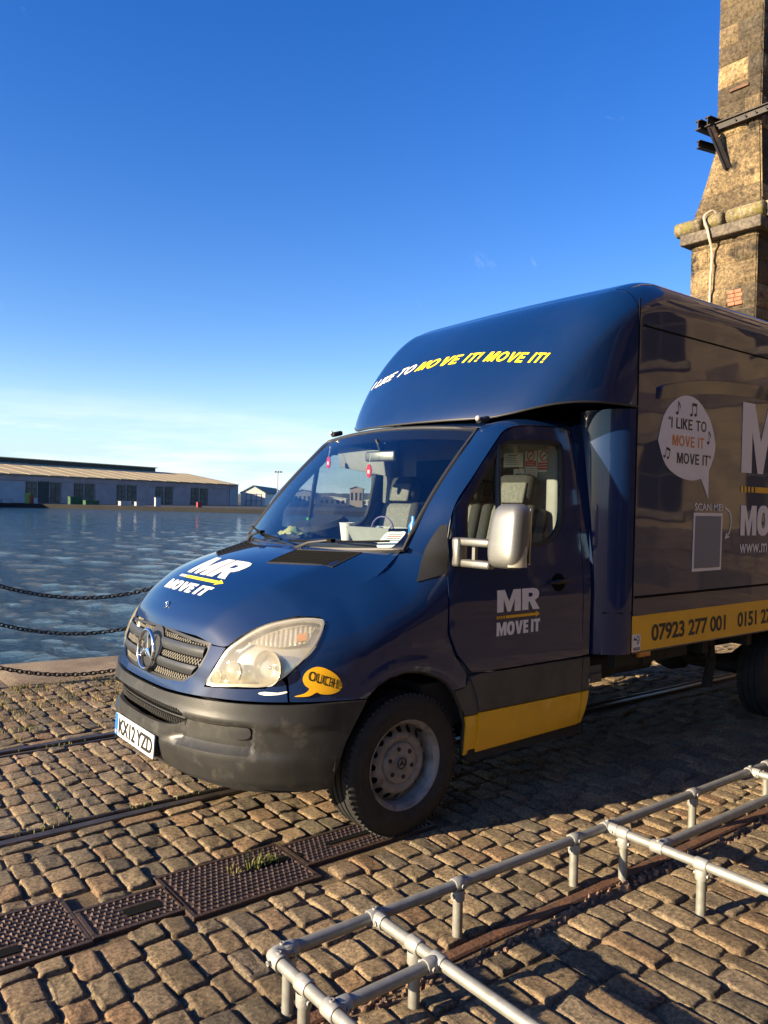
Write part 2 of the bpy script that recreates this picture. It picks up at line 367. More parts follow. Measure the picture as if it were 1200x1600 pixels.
M['bumper'] = mat('scuffed_grey_bumper', (.032, .032, .030), .40, col2=(.021, .021, .021), vscale=4, dirt=(.085, .08, .07), dscale=11, dlo=.53, dhi=.80, bump=.1, bscale=260, rvar=.1)
M['cladding'] = mat('grey_cladding', (.066, .062, .056), .55, var=.2, bump=.08, bscale=260)
M['slat'] = mat('grille_slat_grey', (.032, .035, .038), .42, var=.15, vscale=9, rvar=.08)
M['meshgrey'] = mat('grille_mesh', (.30, .28, .23), .5, var=.2)
M['black'] = mat('flat_black', (.006, .006, .006), .9, spec=.1)
M['under'] = mat('underbody', (.016, .015, .014), .8, var=.4, vscale=8, bump=.2)
M['chrome'] = mat('chrome', (.72, .72, .72), .12, 1.0, rvar=.06)
M['silver'] = mat('brushed_mirror_shell', (.22, .22, .205), .42, .7, var=.05, vscale=9, stretch=(1, 1, 16))
M['yellow'] = mat('yellow_vinyl', (.88, .45, .012), .42, coat=.3, var=.06, vscale=5)
M['yellowtxt'] = mat('yellow_lettering', (.85, .66, .02), .4)
M['white'] = mat('white_vinyl', (.70, .69, .66), .45, var=.03)
M['cream'] = mat('side_lettering_white', (.86, .80, .74), .45, var=.03)
M['orange'] = mat('orange_lettering', (.72, .23, .03), .45)
M['dark'] = mat('dark_lettering', (.012, .012, .016), .5)
M['plate'] = mat('number_plate_white', (.76, .76, .73), .35, var=.05, vscale=14)
M['plateblue'] = mat('number_plate_blue', (.02, .14, .50), .4)
M['rubber'] = mat('tyre_rubber', (.017, .016, .015), .72, var=.35, vscale=16, bump=.15, bscale=160)
M['rim'] = mat('steel_rim', (.25, .225, .19), .55, .12, var=.2, vscale=14, dirt=(.10, .075, .05), dscale=11, dlo=.52, dhi=.7, rvar=.1)
M['glass'] = glass_mat('clear_glass', (.86, .90, .89), 1.0)
M['sideglass'] = glass_mat('side_glass', (.84, .87, .85), 1.0)
M['lens'] = glass_mat('hazed_headlamp_lens', (.95, .93, .87), 1.0, haze=.15, hazecol=(.86, .81, .66))
M['reflector'] = mat('headlamp_reflector', (.80, .78, .70), .22, .7, rvar=.08)
M['lampbezel'] = mat('headlamp_bezel', (.58, .56, .5), .35, .5)
M['amber'] = mat('amber_lens', (.62, .22, .01), .3, coat=.4)
M['redlens'] = mat('red_plastic', (.6, .02, .03), .4)
M['dash'] = mat('dashboard', (.040, .043, .048), .6, bump=.1, bscale=200)
M['seat'] = mat('grey_seat_cloth', (.17, .165, .155), .9, var=.2, vscale=60, bump=.25, bscale=240)
M['seatdark'] = mat('charcoal_seat_cloth', (.035, .035, .037), .9, var=.2, vscale=60, bump=.2, bscale=220)
M['trim'] = mat('cab_trim_grey', (.30, .30, .29), .7, var=.08)
M['paper'] = mat('white_paper', (.78, .78, .76), .6)
M['redprint'] = mat('red_print', (.60, .03, .03), .6)
M['greyprint'] = mat('grey_print', (.22, .22, .23), .6)
M['galv'] = mat('galvanised_pipe', (.28, .28, .25), .50, .5, var=.12, vscale=22, rvar=.12, dirt=(.24, .22, .17), dscale=9, dlo=.55, dhi=.75, bump=.1, bscale=120)
M['galv2'] = mat('galvanised_fitting', (.33, .33, .305), .5, .4, var=.12, vscale=24, bump=.25, bscale=90)
M['rust'] = mat('rusty_iron', (.062, .038, .027), .62, .35, col2=(.05, .032, .026), vscale=13, dirt=(.10, .052, .03), dscale=22, dlo=.55, dhi=.7, bump=.4, bscale=90)
M['stud'] = mat('worn_stud_iron', (.15, .10, .08), .36, .65, col2=(.08, .053, .043), vscale=18)
M['rail'] = mat('worn_rail_steel', (.085, .066, .052), .5, .55, col2=(.05, .04, .034), vscale=9, dirt=(.16, .085, .045), dscale=14, dlo=.56, dhi=.72, bump=.3, bscale=70)
M['rail_rust'] = mat('rusted_rail', (.15, .07, .036), .75, .15, col2=(.085, .045, .028), vscale=11, bump=.5, bscale=55)
M['mud'] = mat('groove_mud', (.045, .038, .022), .95, col2=(.075, .065, .025), vscale=14, bump=.8, bscale=50)
M['rubble'] = mat('crumbled_mortar', (.30, .185, .115), .9, col2=(.20, .125, .08), vscale=20, bump=.8, bscale=60)
M['chain'] = mat('dark_chain', (.030, .026, .024), .6, .5, var=.3, vscale=30)
M['grass'] = mat('grass_blades', (.10, .15, .025), .8, col2=(.20, .165, .05), vscale=12)
M['straw'] = mat('dry_grass', (.25, .19, .06), .85, col2=(.13, .12, .04), vscale=9)
M['beam'] = mat('black_steel_beam', (.020, .016, .014), .6, .3, var=.3, vscale=7, dirt=(.07, .035, .02), dscale=6, dlo=.55, dhi=.75)
M['cable'] = mat('pale_cable', (.42, .36, .27), .7)
# ------------------------------------------------------------------ the quay: ground sheet, setts, coping, rails, iron covers
WATER_Z = -1.25
def edge_y(x):
    if x > -6: return -4.26-.13*(x-.2)
    return -3.454-4.5*min(1, (-6-x)/1.2)
def coping_in(x): return edge_y(x)+.98
ex = [60, 20, 6, 3, 1, 0, -1, -2, -4, -6, -7.2, -20, -60, -160]
gv = [(x, edge_y(min(x, 8)), -.0145) for x in ex]+[(-160, 160, -.0145), (160, 160, -.0145), (160, edge_y(8), -.0145)]
ground = mesh_obj('quay_ground', gv, [tuple(range(len(gv)))[::-1]], M['joint'])
if ground.data.polygons[0].normal.z < 0: ground.data.flip_normals()
tag(ground, 'stone-paved dockside quay under the van', 'quay', kind='structure')
wallv = []; wallf = []
for i, x in enumerate(ex):
    wallv += [(x, edge_y(min(x, 8))-.005, -.05), (x, edge_y(min(x, 8))-.005, -6)]
    if i: wallf.append((2*i-2, 2*i, 2*i+1, 2*i-1))
mesh_obj('quay_wall', wallv, wallf, M['wallstone'], ground)

NV = 26; GX, GY = 9, 7
def sett_variant(seed):
    r = random.Random(seed); off = Vector((r.uniform(0, 90), r.uniform(0, 90), r.uniform(0, 90))); vs_ = []
    tilt = (r.uniform(-.0045, .0045), r.uniform(-.004, .004)); cr = r.uniform(.03, .10); edge = r.uniform(.008, .012); am = r.uniform(.003, .0075)
    for j in range(GY):
        for i in range(GX):
            u = 2*i/(GX-1)-1; v = 2*j/(GY-1)-1
            # pull grid lines towards the rim so that the shoulder is round
            u = math.copysign(abs(u)**.46, u); v = math.copysign(abs(v)**.44, v)
            x = .5*u*(1-cr*v**4*abs(u)); y = .5*v*(1-cr*u**4*abs(v))
            w = noise.noise(Vector((u*1.3, v*1.1, 0))+off)
            x += .02*noise.noise(Vector((u*1.1, v*1.7, 5))+off); y += .03*noise.noise(Vector((u*1.4, v*1.2, 9))+off)
            m = max(abs(u), abs(v))
            z = -edge*m**12-.0015*(u*u+v*v)+am*w+.7*am*noise.noise(Vector((u*4.5, v*3.7, 3))+off)+tilt[0]*u+tilt[1]*v
            vs_.append((x, y, z))
    n = GX*GY; rim = [i for i in range(GX)]+[GX*(j+1)-1 for j in range(1, GY)]+[GX*(GY-1)+i for i in range(GX-2, -1, -1)]+[GX*j for j in range(GY-2, 0, -1)]
    for i in rim: p = vs_[i]; vs_.append((p[0]*1.015, p[1]*1.015, -.075))
    f = [(j*GX+i, j*GX+i+1, (j+1)*GX+i+1, (j+1)*GX+i) for j in range(GY-1) for i in range(GX-1)]
    k = len(rim); f += [(rim[i], n+i, n+(i+1) % k, rim[(i+1) % k]) for i in range(k)]
    return vs_, f
VAR = [sett_variant(100+i) for i in range(NV)]
SETTF = VAR[0][1]
VARA = [np.array(v) for v, f in VAR]
stones = []    # x, y, size along x, size along y, rotation, zone
COVERS = [(1.16, .56, .655, 1.065), (.56, -.22, .69, .945), (2.45, 1.52, .60, 1.00), (1.52, 1.145, .74, .985)]   # x1,x0,y0,y1
def blocked(x, y, hx, hy):
    for x1, x0, y0, y1 in COVERS:
        if x+hx > x0-.012 and x-hx < x1+.012 and y+hy > y0-.012 and y-hy < y1+.012:
            return (x0, x1, y0, y1)
    return None
def lay(zone, y0, y1, x1, x0, wx, ly, gap=.003, jit=.004, top=0.0):
    """courses of setts: each course runs in y, stones long in y"""
    x = x1; row = 0
    yf0 = y0 if callable(y0) else (lambda q: y0)
    while x > x0:
        w = rng.uniform(*wx); cx = x-w/2
        y = yf0(cx)+rng.uniform(0, .02)
        first = True
        while y < y1-.03:
            l = rng.uniform(*ly)
            if first: l *= rng.uniform(.5, 1); first = False
            if y+l > y1-.045: l = y1-y
            cy = y+l/2; hx, hy = w/2, l/2
            b = blocked(cx, cy, hx*.9, hy*.9); ok = True; sx, sy = w-gap, l-gap; px, py = cx, cy
            if b:
                # trim the stone against the iron cover, or drop it
                lo, hi = cy-hy, cy+hy
                if lo < b[2]-.02 and hi > b[2]-.02: hi = b[2]-.010
                elif hi > b[3]+.02 and lo < b[3]+.02: lo = b[3]+.010
                else: ok = False
                if hi-lo < .055: ok = False
                py = (lo+hi)/2; sy = hi-lo-gap
            if ok and sy > .03:
                stones.append((px+rng.uniform(-jit, jit), py+rng.uniform(-jit, jit), sx*rng.uniform(.95, 1.02), sy*rng.uniform(.96, 1.02), rng.uniform(-.05, .05)+(math.pi if rng.random() < .5 else 0), zone, top+rng.uniform(-.006, .006)))
            y += l
        x -= w; row += 1
lay('far', lambda q: max(coping_in(q), -3.6)+.04, -1.66, 5.0, -11.5, (.095, .128), (.12, .20))
lay('mid', -1.415, -.15, 5.0, -11.5, (.095, .128), (.12, .185))
lay('mid', .045, 1.788, 5.0, -9.0, (.10, .132), (.125, .195))
lay('near', 1.905, 3.6, 4.6, -7.0, (.10, .125), (.17, .26))
lay('near', 3.6, 5.2, 1.2, -5.0, (.12, .15), (.20, .30))
# setts laid lengthwise beside the rails
def kerb_row(y, x1, x0, w):
    x = x1
    while x > x0:
        l = rng.uniform(.16, .3)
        stones.append((x-l/2, y, l-.014, w, rng.uniform(-.02, .02), 'far', rng.uniform(-.006, .004))); x -= l
kerb_row(-1.60, 5.0, -9, .085); kerb_row(.0, 5.0, -.9, .075)
camxy = Vector((loc.x, loc.y))
fx = Vector((fw_.x, fw_.y)); rx = Vector((rw.x, rw.y))
def score(s):
    d = Vector((s[0], s[1]))-camxy; z = d.dot(fx)
    if z < 1.9: return 0
    u = d.dot(rx)/z
    if abs(u) > .51 or z < 2.25: return 0
    # hidden under the van
    if -1.3 < s[0] < .8 and -.95 < s[1] < .8 and False: return 0
    return s[2]*s[3]/z**3
order = sorted(range(len(stones)), key=lambda i: -score(stones[i]))
single = set(order[:300])
vmesh = {}
def variant_mesh(i, mossy):
    k = (i, mossy)
    if k not in vmesh:
        me = bpy.data.meshes.new('sett'); me.from_pydata(VAR[i][0], [], SETTF); me.materials.append(M['sett_mossy' if mossy else 'sett'])
        me.polygons.foreach_set('use_smooth', [True]*len(me.polygons)); me.update(); vmesh[k] = me
    return vmesh[k]
for i in single:
    s = stones[i]
    o = bpy.data.objects.new('sett', variant_mesh(rng.randrange(NV), s[5] == 'far')); COL.objects.link(o)
    o.location = (s[0], s[1], s[6]); o.scale = (s[2], s[3], 1); o.rotation_euler = (0, 0, s[4]); o.parent = ground
def joined(name, idx, m):
    V = []; F = []; T = []; b = 0; fa = np.array([f for f in SETTF])
    for i in idx:
        s = stones[i]; a = VARA[rng.randrange(NV)].copy(); a[:, 0] *= s[2]; a[:, 1] *= s[3]
        c, sn = math.cos(s[4]), math.sin(s[4]); x = a[:, 0]*c-a[:, 1]*sn+s[0]; y = a[:, 0]*sn+a[:, 1]*c+s[1]
        V.append(np.stack([x, y, a[:, 2]+s[6]], 1)); F.append(fa+b); b += len(a); T.append(np.full(len(a), rng.random()))
    V = np.concatenate(V); F = np.concatenate(F); T = np.concatenate(T)
    me = bpy.data.meshes.new(name); me.vertices.add(len(V)); me.vertices.foreach_set('co', V.ravel()); me.loops.add(F.size); me.loops.foreach_set('vertex_index', F.ravel().astype(np.int32))
    me.polygons.add(len(F)); me.polygons.foreach_set('loop_start', np.arange(0, F.size, 4, dtype=np.int32)); me.polygons.foreach_set('use_smooth', np.ones(len(F), dtype=bool)); me.update(calc_edges=True)
    at = me.attributes.new('tone', 'FLOAT', 'POINT'); at.data.foreach_set('value', T)
    me.materials.append(m); o = bpy.data.objects.new(name, me); COL.objects.link(o); o.parent = ground; o['kind'] = 'stuff'; return o
rest = [i for i in range(len(stones)) if i not in single]
joined('sett_paving', [i for i in rest if stones[i][5] != 'far'], M['sett'])
joined('mossy_sett_paving', [i for i in rest if stones[i][5] == 'far'], M['sett_mossy'])

# coping slabs along the dock edge
x = 9.0
cbox = None
while x > -4.6:
    l = rng.uniform(1.0, 1.6); xa, xb = x-.006, x-l+.006
    a0, a1 = edge_y(xa)-.03, coping_in(xa); b0, b1 = edge_y(xb)-.03, coping_in(xb)
    dz = rng.uniform(-.008, .008); n1, n2 = 12, 8
    def cf(u, v, xa=xa, xb=xb, a0=a0, a1=a1, b0=b0, b1=b1, dz=dz):
        px = xa+(xb-xa)*u; lo = a0+(b0-a0)*u; hi = a1+(b1-a1)*u
        m = max(abs(2*u-1)**14, abs(2*v-1)**16)
        return Vector((px, lo+(hi-lo)*v, .012+dz-.022*m+.006*noise.noise(Vector((px*3, v*4, 2)))))
    v, f = quad_grid(cf, n1, n2); w, g = solidify(v, f, .3, Vector((xa, a0, -5)))
    mesh_obj('coping_stone', w, g, M['coping'], ground, 50)
    x -= l

# ---- embedded rails
def rail(y0, x1, x0, label, m, w=.062, groove=.05, check=.028, side=1, z=.004):
    t = empty('dock_rail', (0, y0, 0), label, 'rail', 'railway rails set in the paving')
    n = 90
    mb = MB(); ch = MB(); bed = MB()
    def strip(mb, ya, yb, zt, zb, wob=.003):
        vs_ = []; fs = []
        for i in range(n+1):
            x = x1+(x0-x1)*i/n; q = wob*noise.noise(Vector((x*2.2, y0*3, 1))); zq = .003*noise.noise(Vector((x*1.7, y0, 4)))
            vs_ += [(x, ya+q, zb), (x, ya+q, zt-.007+zq), (x, ya+.007+q, zt+zq), (x, yb-.007+q, zt+zq), (x, yb+q, zt-.007+zq), (x, yb+q, zb)]
        for i in range(n):
            for k in range(5): fs.append((i*6+k, i*6+k+1, (i+1)*6+k+1, (i+1)*6+k))
        mb.add(vs_, fs)
    strip(mb, y0, y0+w, z, -.09)
    if side > 0: ga, gb = y0+w, y0+w+groove; ca, cb = gb, gb+check
    else: ga, gb = y0-groove, y0; ca, cb = y0-groove-check, y0-groove
    if check: strip(ch, ca, cb, z-.004, -.09)
    vs_ = []; fs = []
    for i in range(n+1):
        x = x1+(x0-x1)*i/n
        for k in range(4): vs_.append((x, ga+(gb-ga)*k/3, -.034+.016*noise.noise(Vector((x*5, k*1.3, y0)))))
    for i in range(n):
        for k in range(3): fs.append((i*4+k, i*4+k+1, (i+1)*4+k+1, (i+1)*4+k))
    bed.add(vs_, fs)
    mb.build('rail_head', m, t, 40)
    if check: ch.build('check_strip', m, t, 40)
    b = bed.build('groove_dirt', M['mud'], t, 180); b['kind'] = 'stuff'
    return t
rail(-1.545, 9.0, -14, 'dark embedded rail nearest the dock edge, running behind the number plate', M['rail'], side=1)
rail(-.105, 9.0, -14, 'dark embedded rail passing under the middle of the van bonnet', M['rail'], side=-1, groove=.04)
rail(1.80, 9.0, -12, 'rusty brown rail with crumbling mortar beneath the pipe barrier', M['rail_rust'], w=.055, side=1, groove=.06, check=0, z=.0)

# crumbled mortar lumps along the rusty rail
mb = MB(); r2 = random.Random(3)
for i in range(700):
    x = 1.6-6.6*r2.random(); y = 1.865+.055*r2.random()+(.015*math.sin(x*4)); s_ = r2.uniform(.004, .013)*(1.7 if r2.random() < .08 else 1)
    pts = []
    for a in range(5):
        for h in (0, 1):
            an = a*2*math.pi/5+r2.uniform(-.4, .4); rr = s_*r2.uniform(.6, 1.1)*(1 if h == 0 else .62); pts.append((x+rr*math.cos(an)*1.5, y+rr*math.sin(an), -.03+(h*s_*r2.uniform(.9, 1.5))+.018))
    fs = [(2*a, 2*((a+1) % 5), 2*((a+1) % 5)+1, 2*a+1) for a in range(5)]+[tuple(2*a+1 for a in range(5))]
    mb.add(pts, fs)
o = mb.build('mortar_rubble', M['rubble'], None, 60); tag(o, 'crumbled reddish mortar lumps lying along the rusty rail', 'rubble', kind='stuff')

# ---- iron covers
def cover(name, parts, label, slots, seed):
    rr = random.Random(seed)
    x1 = max(p[0] for p in parts); x0 = min(p[1] for p in parts)
    t = empty(name, ((x0+x1)/2, (parts[0][2]+parts[0][3])/2, 0), label, 'iron cover', 'studded iron covers in the paving')
    fr = MB(); pl = MB(); st = MB()
    for (xa, xb, ya, yb) in parts:
        L_, W_ = xa-xb, yb-ya
        pl.box(((xa+xb)/2, (ya+yb)/2, -.022), (L_-.012, W_-.012, .04))
        for c, d in ((((xa+xb)/2, ya+.011, -.018), (L_, .022, .044)), (((xa+xb)/2, yb-.011, -.018), (L_, .022, .044)), ((xa-.011, (ya+yb)/2, -.018), (.022, W_-.046, .043)), ((xb+.011, (ya+yb)/2, -.018), (.022, W_-.046, .043))):
            fr.box(c, d, bev=.004)
        p = .0262; nx = int((L_-.07)/p); ny = int((W_-.07)/p)
        for i in range(nx+1):
            for j in range(ny+1):
                cx = xb+.035+(L_-.07)*i/nx+(p/2 if j % 2 else 0)-.006; cy = ya+.035+(W_-.07)*j/ny
                if cx > xa-.03: continue
                if any(s[0]-.012 < cx < s[1]+.012 and s[2]-.012 < cy < s[3]+.012 for s in slots): continue
                s_ = .0098; h = .0105*rr.uniform(.8, 1.1); z0 = -.0022
                b = [(cx-s_, cy, z0), (cx, cy-s_, z0), (cx+s_, cy, z0), (cx, cy+s_, z0)]; k = .42
                tp = [(cx+(q[0]-cx)*k, cy+(q[1]-cy)*k, z0+h) for q in b]
                st.add(b+tp, [(0, 1, 5, 4), (1, 2, 6, 5), (2, 3, 7, 6), (3, 0, 4, 7), (4, 5, 6, 7)])
    fr.build('frame', M['rust'], t); plate = pl.build('plate', M['rust'], t)
    s2 = st.build('stud_pattern', M['stud'], t); s2['kind'] = 'stuff'
    for s in slots:
        mb = MB(); mb.box(((s[0]+s[1])/2, (s[2]+s[3])/2, -.001), (s[1]-s[0], s[3]-s[2], .006)); mb.build('lifting_slot', M['black'], t)
    return t
cover('iron_cover', COVERS[:2], 'rusty studded iron cover with a grass tuft, reaching under the front tyre', [(.52, .80, .80, .845), (.0, .36, .79, .82)], 1)
cover('iron_cover', COVERS[2:], 'rusty studded iron cover at the left edge of the picture', [(1.22, 1.36, .84, .90), (1.75, 2.0, .86, .91)], 2)
cover('iron_cover', [(2.9, 1.93, .30, .565)], 'small corner of a rusty iron cover above the larger cover at the left edge', [], 3)
# ------------------------------------------------------------------ water, far shore
def water_mesh():
    ys = [-3.3]; d = .11
    while ys[-1] > -900: ys.append(ys[-1]-d); d *= 1.012 if ys[-1] > -60 else 1.09
    ys = np.array(ys); nx = 420
    r = np.random.RandomState(5); waves = []
    for k in range(25):
        lam = .45*1.085**k*(.8+.4*r.rand()); a = .0075*lam**.85; ang = r.normal(.35, .62); waves.append((2*math.pi/lam*math.cos(ang), 2*math.pi/lam*math.sin(ang), a*.45, r.rand()*6.28, lam))
    V = []; rows = []
    for y in ys:
        half = max(26, 1.6*abs(y))
        xs = np.linspace(-half-4, half*.55+8, nx); z = np.zeros(nx); dy = abs(y)*.013+.05
        for kx, ky, a, ph, lam in waves:
            if lam > 2.2*max(dy, (xs[1]-xs[0])*1.2): z += a*np.sin(kx*xs+ky*y+ph+.8*np.sin(.6*ky*xs+ph))
        V.append(np.stack([xs, np.full(nx, y), WATER_Z+z], 1))
    V = np.concatenate(V); ny = len(ys)
    idx = np.arange(nx*ny).reshape(ny, nx); F = np.stack([idx[:-1, :-1], idx[1:, :-1], idx[1:, 1:], idx[:-1, 1:]], -1).reshape(-1, 4)
    me = bpy.data.meshes.new('dock_water'); me.vertices.add(len(V)); me.vertices.foreach_set('co', V.ravel()); me.loops.add(F.size); me.loops.foreach_set('vertex_index', F.ravel().astype(np.int32))
    me.polygons.add(len(F)); me.polygons.foreach_set('loop_start', np.arange(0, F.size, 4, dtype=np.int32)); me.polygons.foreach_set('use_smooth', np.ones(len(F), dtype=bool)); me.update(calc_edges=True); me.validate()
    o = bpy.data.objects.new('dock_water', me); COL.objects.link(o); return o
wo = water_mesh(); tag(wo, 'rippled blue dock water beyond the quay', 'water', kind='structure')
m, n, b, o_ = new_mat('rippled_water')
b.inputs['Base Color'].default_value = (.020, .056, .100, 1); b.inputs['Roughness'].default_value = .06; b.inputs['IOR'].default_value = 1.33; b.inputs['Specular IOR Level'].default_value = .5
geo = nd(n, 'ShaderNodeNewGeometry'); mp_ = nd(n, 'ShaderNodeMapping'); mp_.inputs['Rotation'].default_value = (0, 0, .35); mp_.inputs['Scale'].default_value = (1, 1.7, 1)
n.links.new(geo.outputs['Position'], mp_.inputs[0])
w1 = nd(n, 'ShaderNodeTexNoise', Scale=11.0, Detail=8, Roughness=.62, Distortion=.4); w2 = nd(n, 'ShaderNodeTexNoise', Scale=3.6, Detail=7, Roughness=.6, Distortion=.5)
for w in (w1, w2): n.links.new(mp_.outputs[0], w.inputs['Vector'])
b1 = nd(n, 'ShaderNodeBump', Strength=1.0, Distance=.10); b2 = nd(n, 'ShaderNodeBump', Strength=1.0, Distance=.20)
n.links.new(w1.outputs['Fac'], b1.inputs['Height']); n.links.new(w2.outputs['Fac'], b2.inputs['Height']); n.links.new(b2.outputs[0], b1.inputs['Normal']); n.links.new(b1.outputs[0], b.inputs['Normal'])
wo.data.materials.append(m)

# far quay (a low wall with an apron), given in metres from the photographer
FQZ = -.30
qa = [CW(-175, 198), CW(-92, 186), CW(-28, 175), CW(40, 163), CW(140, 150), CW(420, 560), CW(-500, 760), CW(-420, 210)]
mb = MB(); top = [Vector((p.x, p.y, FQZ)) for p in qa]; bot = [Vector((p.x, p.y, -4)) for p in qa]
mb.add(top+bot, [tuple(range(8))]+[(i, i+8, (i+1) % 8+8, (i+1) % 8) for i in range(8)])
M['farquay'] = mat('far_quay_stone', (.010, .0095, .009), .9, var=.3, vscale=.6)
fq = mb.build('far_quay', M['farquay'], None); tag(fq, 'low dark quay wall on the far side of the dock', 'quay', kind='structure')
if fq.data.polygons[0].normal.z < 0: fq.data.flip_normals()

# the long transit shed. local: s along the wall (0 = right end), z up, d = depth behind the wall
PA, PB = Vector((-50.5, 268)), Vector((-93.5, 189)); DW = (PB-PA).normalized(); DN = Vector((DW.y, -DW.x)) ; 
if DN.y < 0: DN = -DN
SHL = 175.0
def sh(s, d, z): q = PA+DW*s+DN*d; return CW(q.x, q.y, z)
M['mauve'] = mat('mauve_cladding', (.30, .235, .24), .8, var=.12, vscale=.4)
M['greyclad'] = mat('pale_grey_cladding', (.26, .27, .29), .8, var=.1, vscale=.5)
M['shedbrick'] = mat('grimy_brick_infill', (.105, .085, .065), .9, var=.35, vscale=1.2)
M['shedroof'] = mat('lichen_sheet_roof', (.50, .385, .19), .9, col2=(.41, .315, .17), vscale=.25, bump=.2, bscale=3)
M['infill'] = mat('grimy_infill', (.13, .108, .08), .9, var=.3, vscale=.5)
M['sheddark'] = mat('dark_clerestory', (.022, .024, .024), .7, var=.3, vscale=.5)
M['whitedoor'] = mat('white_roller_door', (.26, .285, .32), .7, var=.1, vscale=.4)
M['skip_green'] = mat('green_skip_paint', (.025, .075, .035), .8, var=.2); M['skip_lime'] = mat('lime_paint', (.20, .26, .05), .8); M['red_crate'] = mat('red_crate_paint', (.26, .03, .03), .7)
shed = empty('transit_shed', sh(0, 0, FQZ), 'long mauve dockside shed with tan sheet roof across the water', 'warehouse')
EAVE, RIDGE, HALF = 6.9, 10.6, 24.0
def slab(name, s0, s1, z0, z1, m, d0=-.05, d1=.3, par=None):
    mb = MB(); v = [sh(s, d, z) for s in (s0, s1) for d in (d0, d1) for z in (z0, z1)]
    mb.add(v, [(0, 1, 3, 2), (4, 6, 7, 5), (0, 4, 5, 1), (2, 3, 7, 6), (0, 2, 6, 4), (1, 5, 7, 3)])
    return mb.build(name, m, par or shed)
slab('wall', 0, SHL, FQZ, EAVE, M['mauve'], .3, HALF*2)
# gable fill above the eaves at both ends
for s in (.02, SHL-.02):
    mb = MB(); mb.add([sh(s, .3, EAVE), sh(s, HALF*2, EAVE), sh(s, HALF, RIDGE-.2)], [(0, 1, 2)]); mb.build('gable', M['greyclad'], shed)
slab('fascia', 0, SHL, 5.35, EAVE-.05, M['mauve'], .05, .32)
def roof_sheet(s0, s1, side):
    mb = MB(); d0, d1 = (-.8, HALF-1.5) if side else (HALF*2+.8, HALF+1.5)
    v = [sh(s0, d0, EAVE), sh(s1, d0, EAVE), sh(s1, d1, RIDGE), sh(s0, d1, RIDGE), sh(s0, d0, EAVE-.2), sh(s1, d0, EAVE-.2), sh(s1, d1, RIDGE-.2), sh(s0, d1, RIDGE-.2)]
    mb.add(v, [(0, 1, 2, 3), (7, 6, 5, 4), (0, 4, 5, 1), (1, 5, 6, 2), (2, 6, 7, 3), (3, 7, 4, 0)]); return mb.build('roof_sheet', M['shedroof'], shed)
s = -.6
while s < SHL:
    roof_sheet(s, min(s+5.45, SHL+.5), True); s += 5.85
roof_sheet(-.6, SHL+.5, False)
mon = slab('clerestory', 15, SHL-12, RIDGE-.25, RIDGE+1.15, M['sheddark'], HALF-1.6, HALF+1.6)
slab('clerestory_roof', 14.5, SHL-11.5, RIDGE+1.15, RIDGE+1.42, M['shedroof'], HALF-2.1, HALF+2.1)
def su(u):
    """distance along the wall seen at picture column u"""
    k = (u-600)/1230.; # X = k*Y on the wall line
    # PA.x+DW.x*s = k*(PA.y+DW.y*s)
    return (PA.x-k*PA.y)/(k*DW.y-DW.x)
bays = [(358, 325, 'mauve', 'cladding_bay'), (325, 313, 'shedbrick', 'brick_bay'), (311, 298, 'shedbrick', 'brick_bay'), (298, 271, 'mauve', 'sliding_door'), (270, 258, 'shedbrick', 'brick_bay'), (256, 243, 'shedbrick', 'brick_bay'), (243, 214, 'mauve', 'sliding_door'), (213, 199, 'shedbrick', 'brick_bay'), (197, 183, 'shedbrick', 'brick_bay'), (181, 150, 'mauve', 'sliding_door'), (148, 133, 'shedbrick', 'brick_bay'), (131, 116, 'shedbrick', 'brick_bay'), (115, 97, 'mauve', 'sliding_door'), (95, 79, 'shedbrick', 'brick_bay'), (77, 60, 'sheddark', 'open_doorway'), (58, 41, 'shedbrick', 'brick_bay'), (39, 0, 'whitedoor', 'roller_door'), (-3, -30, 'shedbrick', 'brick_bay'), (-33, -70, 'mauve', 'sliding_door'), (-74, -110, 'shedbrick', 'brick_bay')]
for u1, u0, mk, nm in bays:
    s0, s1 = sorted((su(u1), su(u0)))
    if s1 < SHL:
        h = {'roller_door': 5.0, 'open_doorway': 5.2, 'sliding_door': 5.3}.get(nm, 5.1)
        o = slab(nm, s0, s1, FQZ+(.9 if nm in ('sliding_door',) else .1), h, M[mk], .18 if nm != 'brick_bay' else .22, .31)
        if nm == 'brick_bay':
            mb = MB()
            for r_ in range(3):
                for c_ in range(2):
                    a = s0+(s1-s0)*(.08+.46*c_); b_ = a+(s1-s0)*.38; z0 = .4+1.55*r_
                    v = [sh(q, d, z) for q in (a, b_) for d in (.12, .25) for z in (z0, z0+1.15)]
                    mb.add(v, [(0, 1, 3, 2), (4, 6, 7, 5), (0, 4, 5, 1), (2, 3, 7, 6), (0, 2, 6, 4), (1, 5, 7, 3)])
            mb.build('infill_panels', M['infill'], o)
slab('end_wall', su(372), su(359), FQZ+.1, EAVE-.1, M['greyclad'], .1, .3)
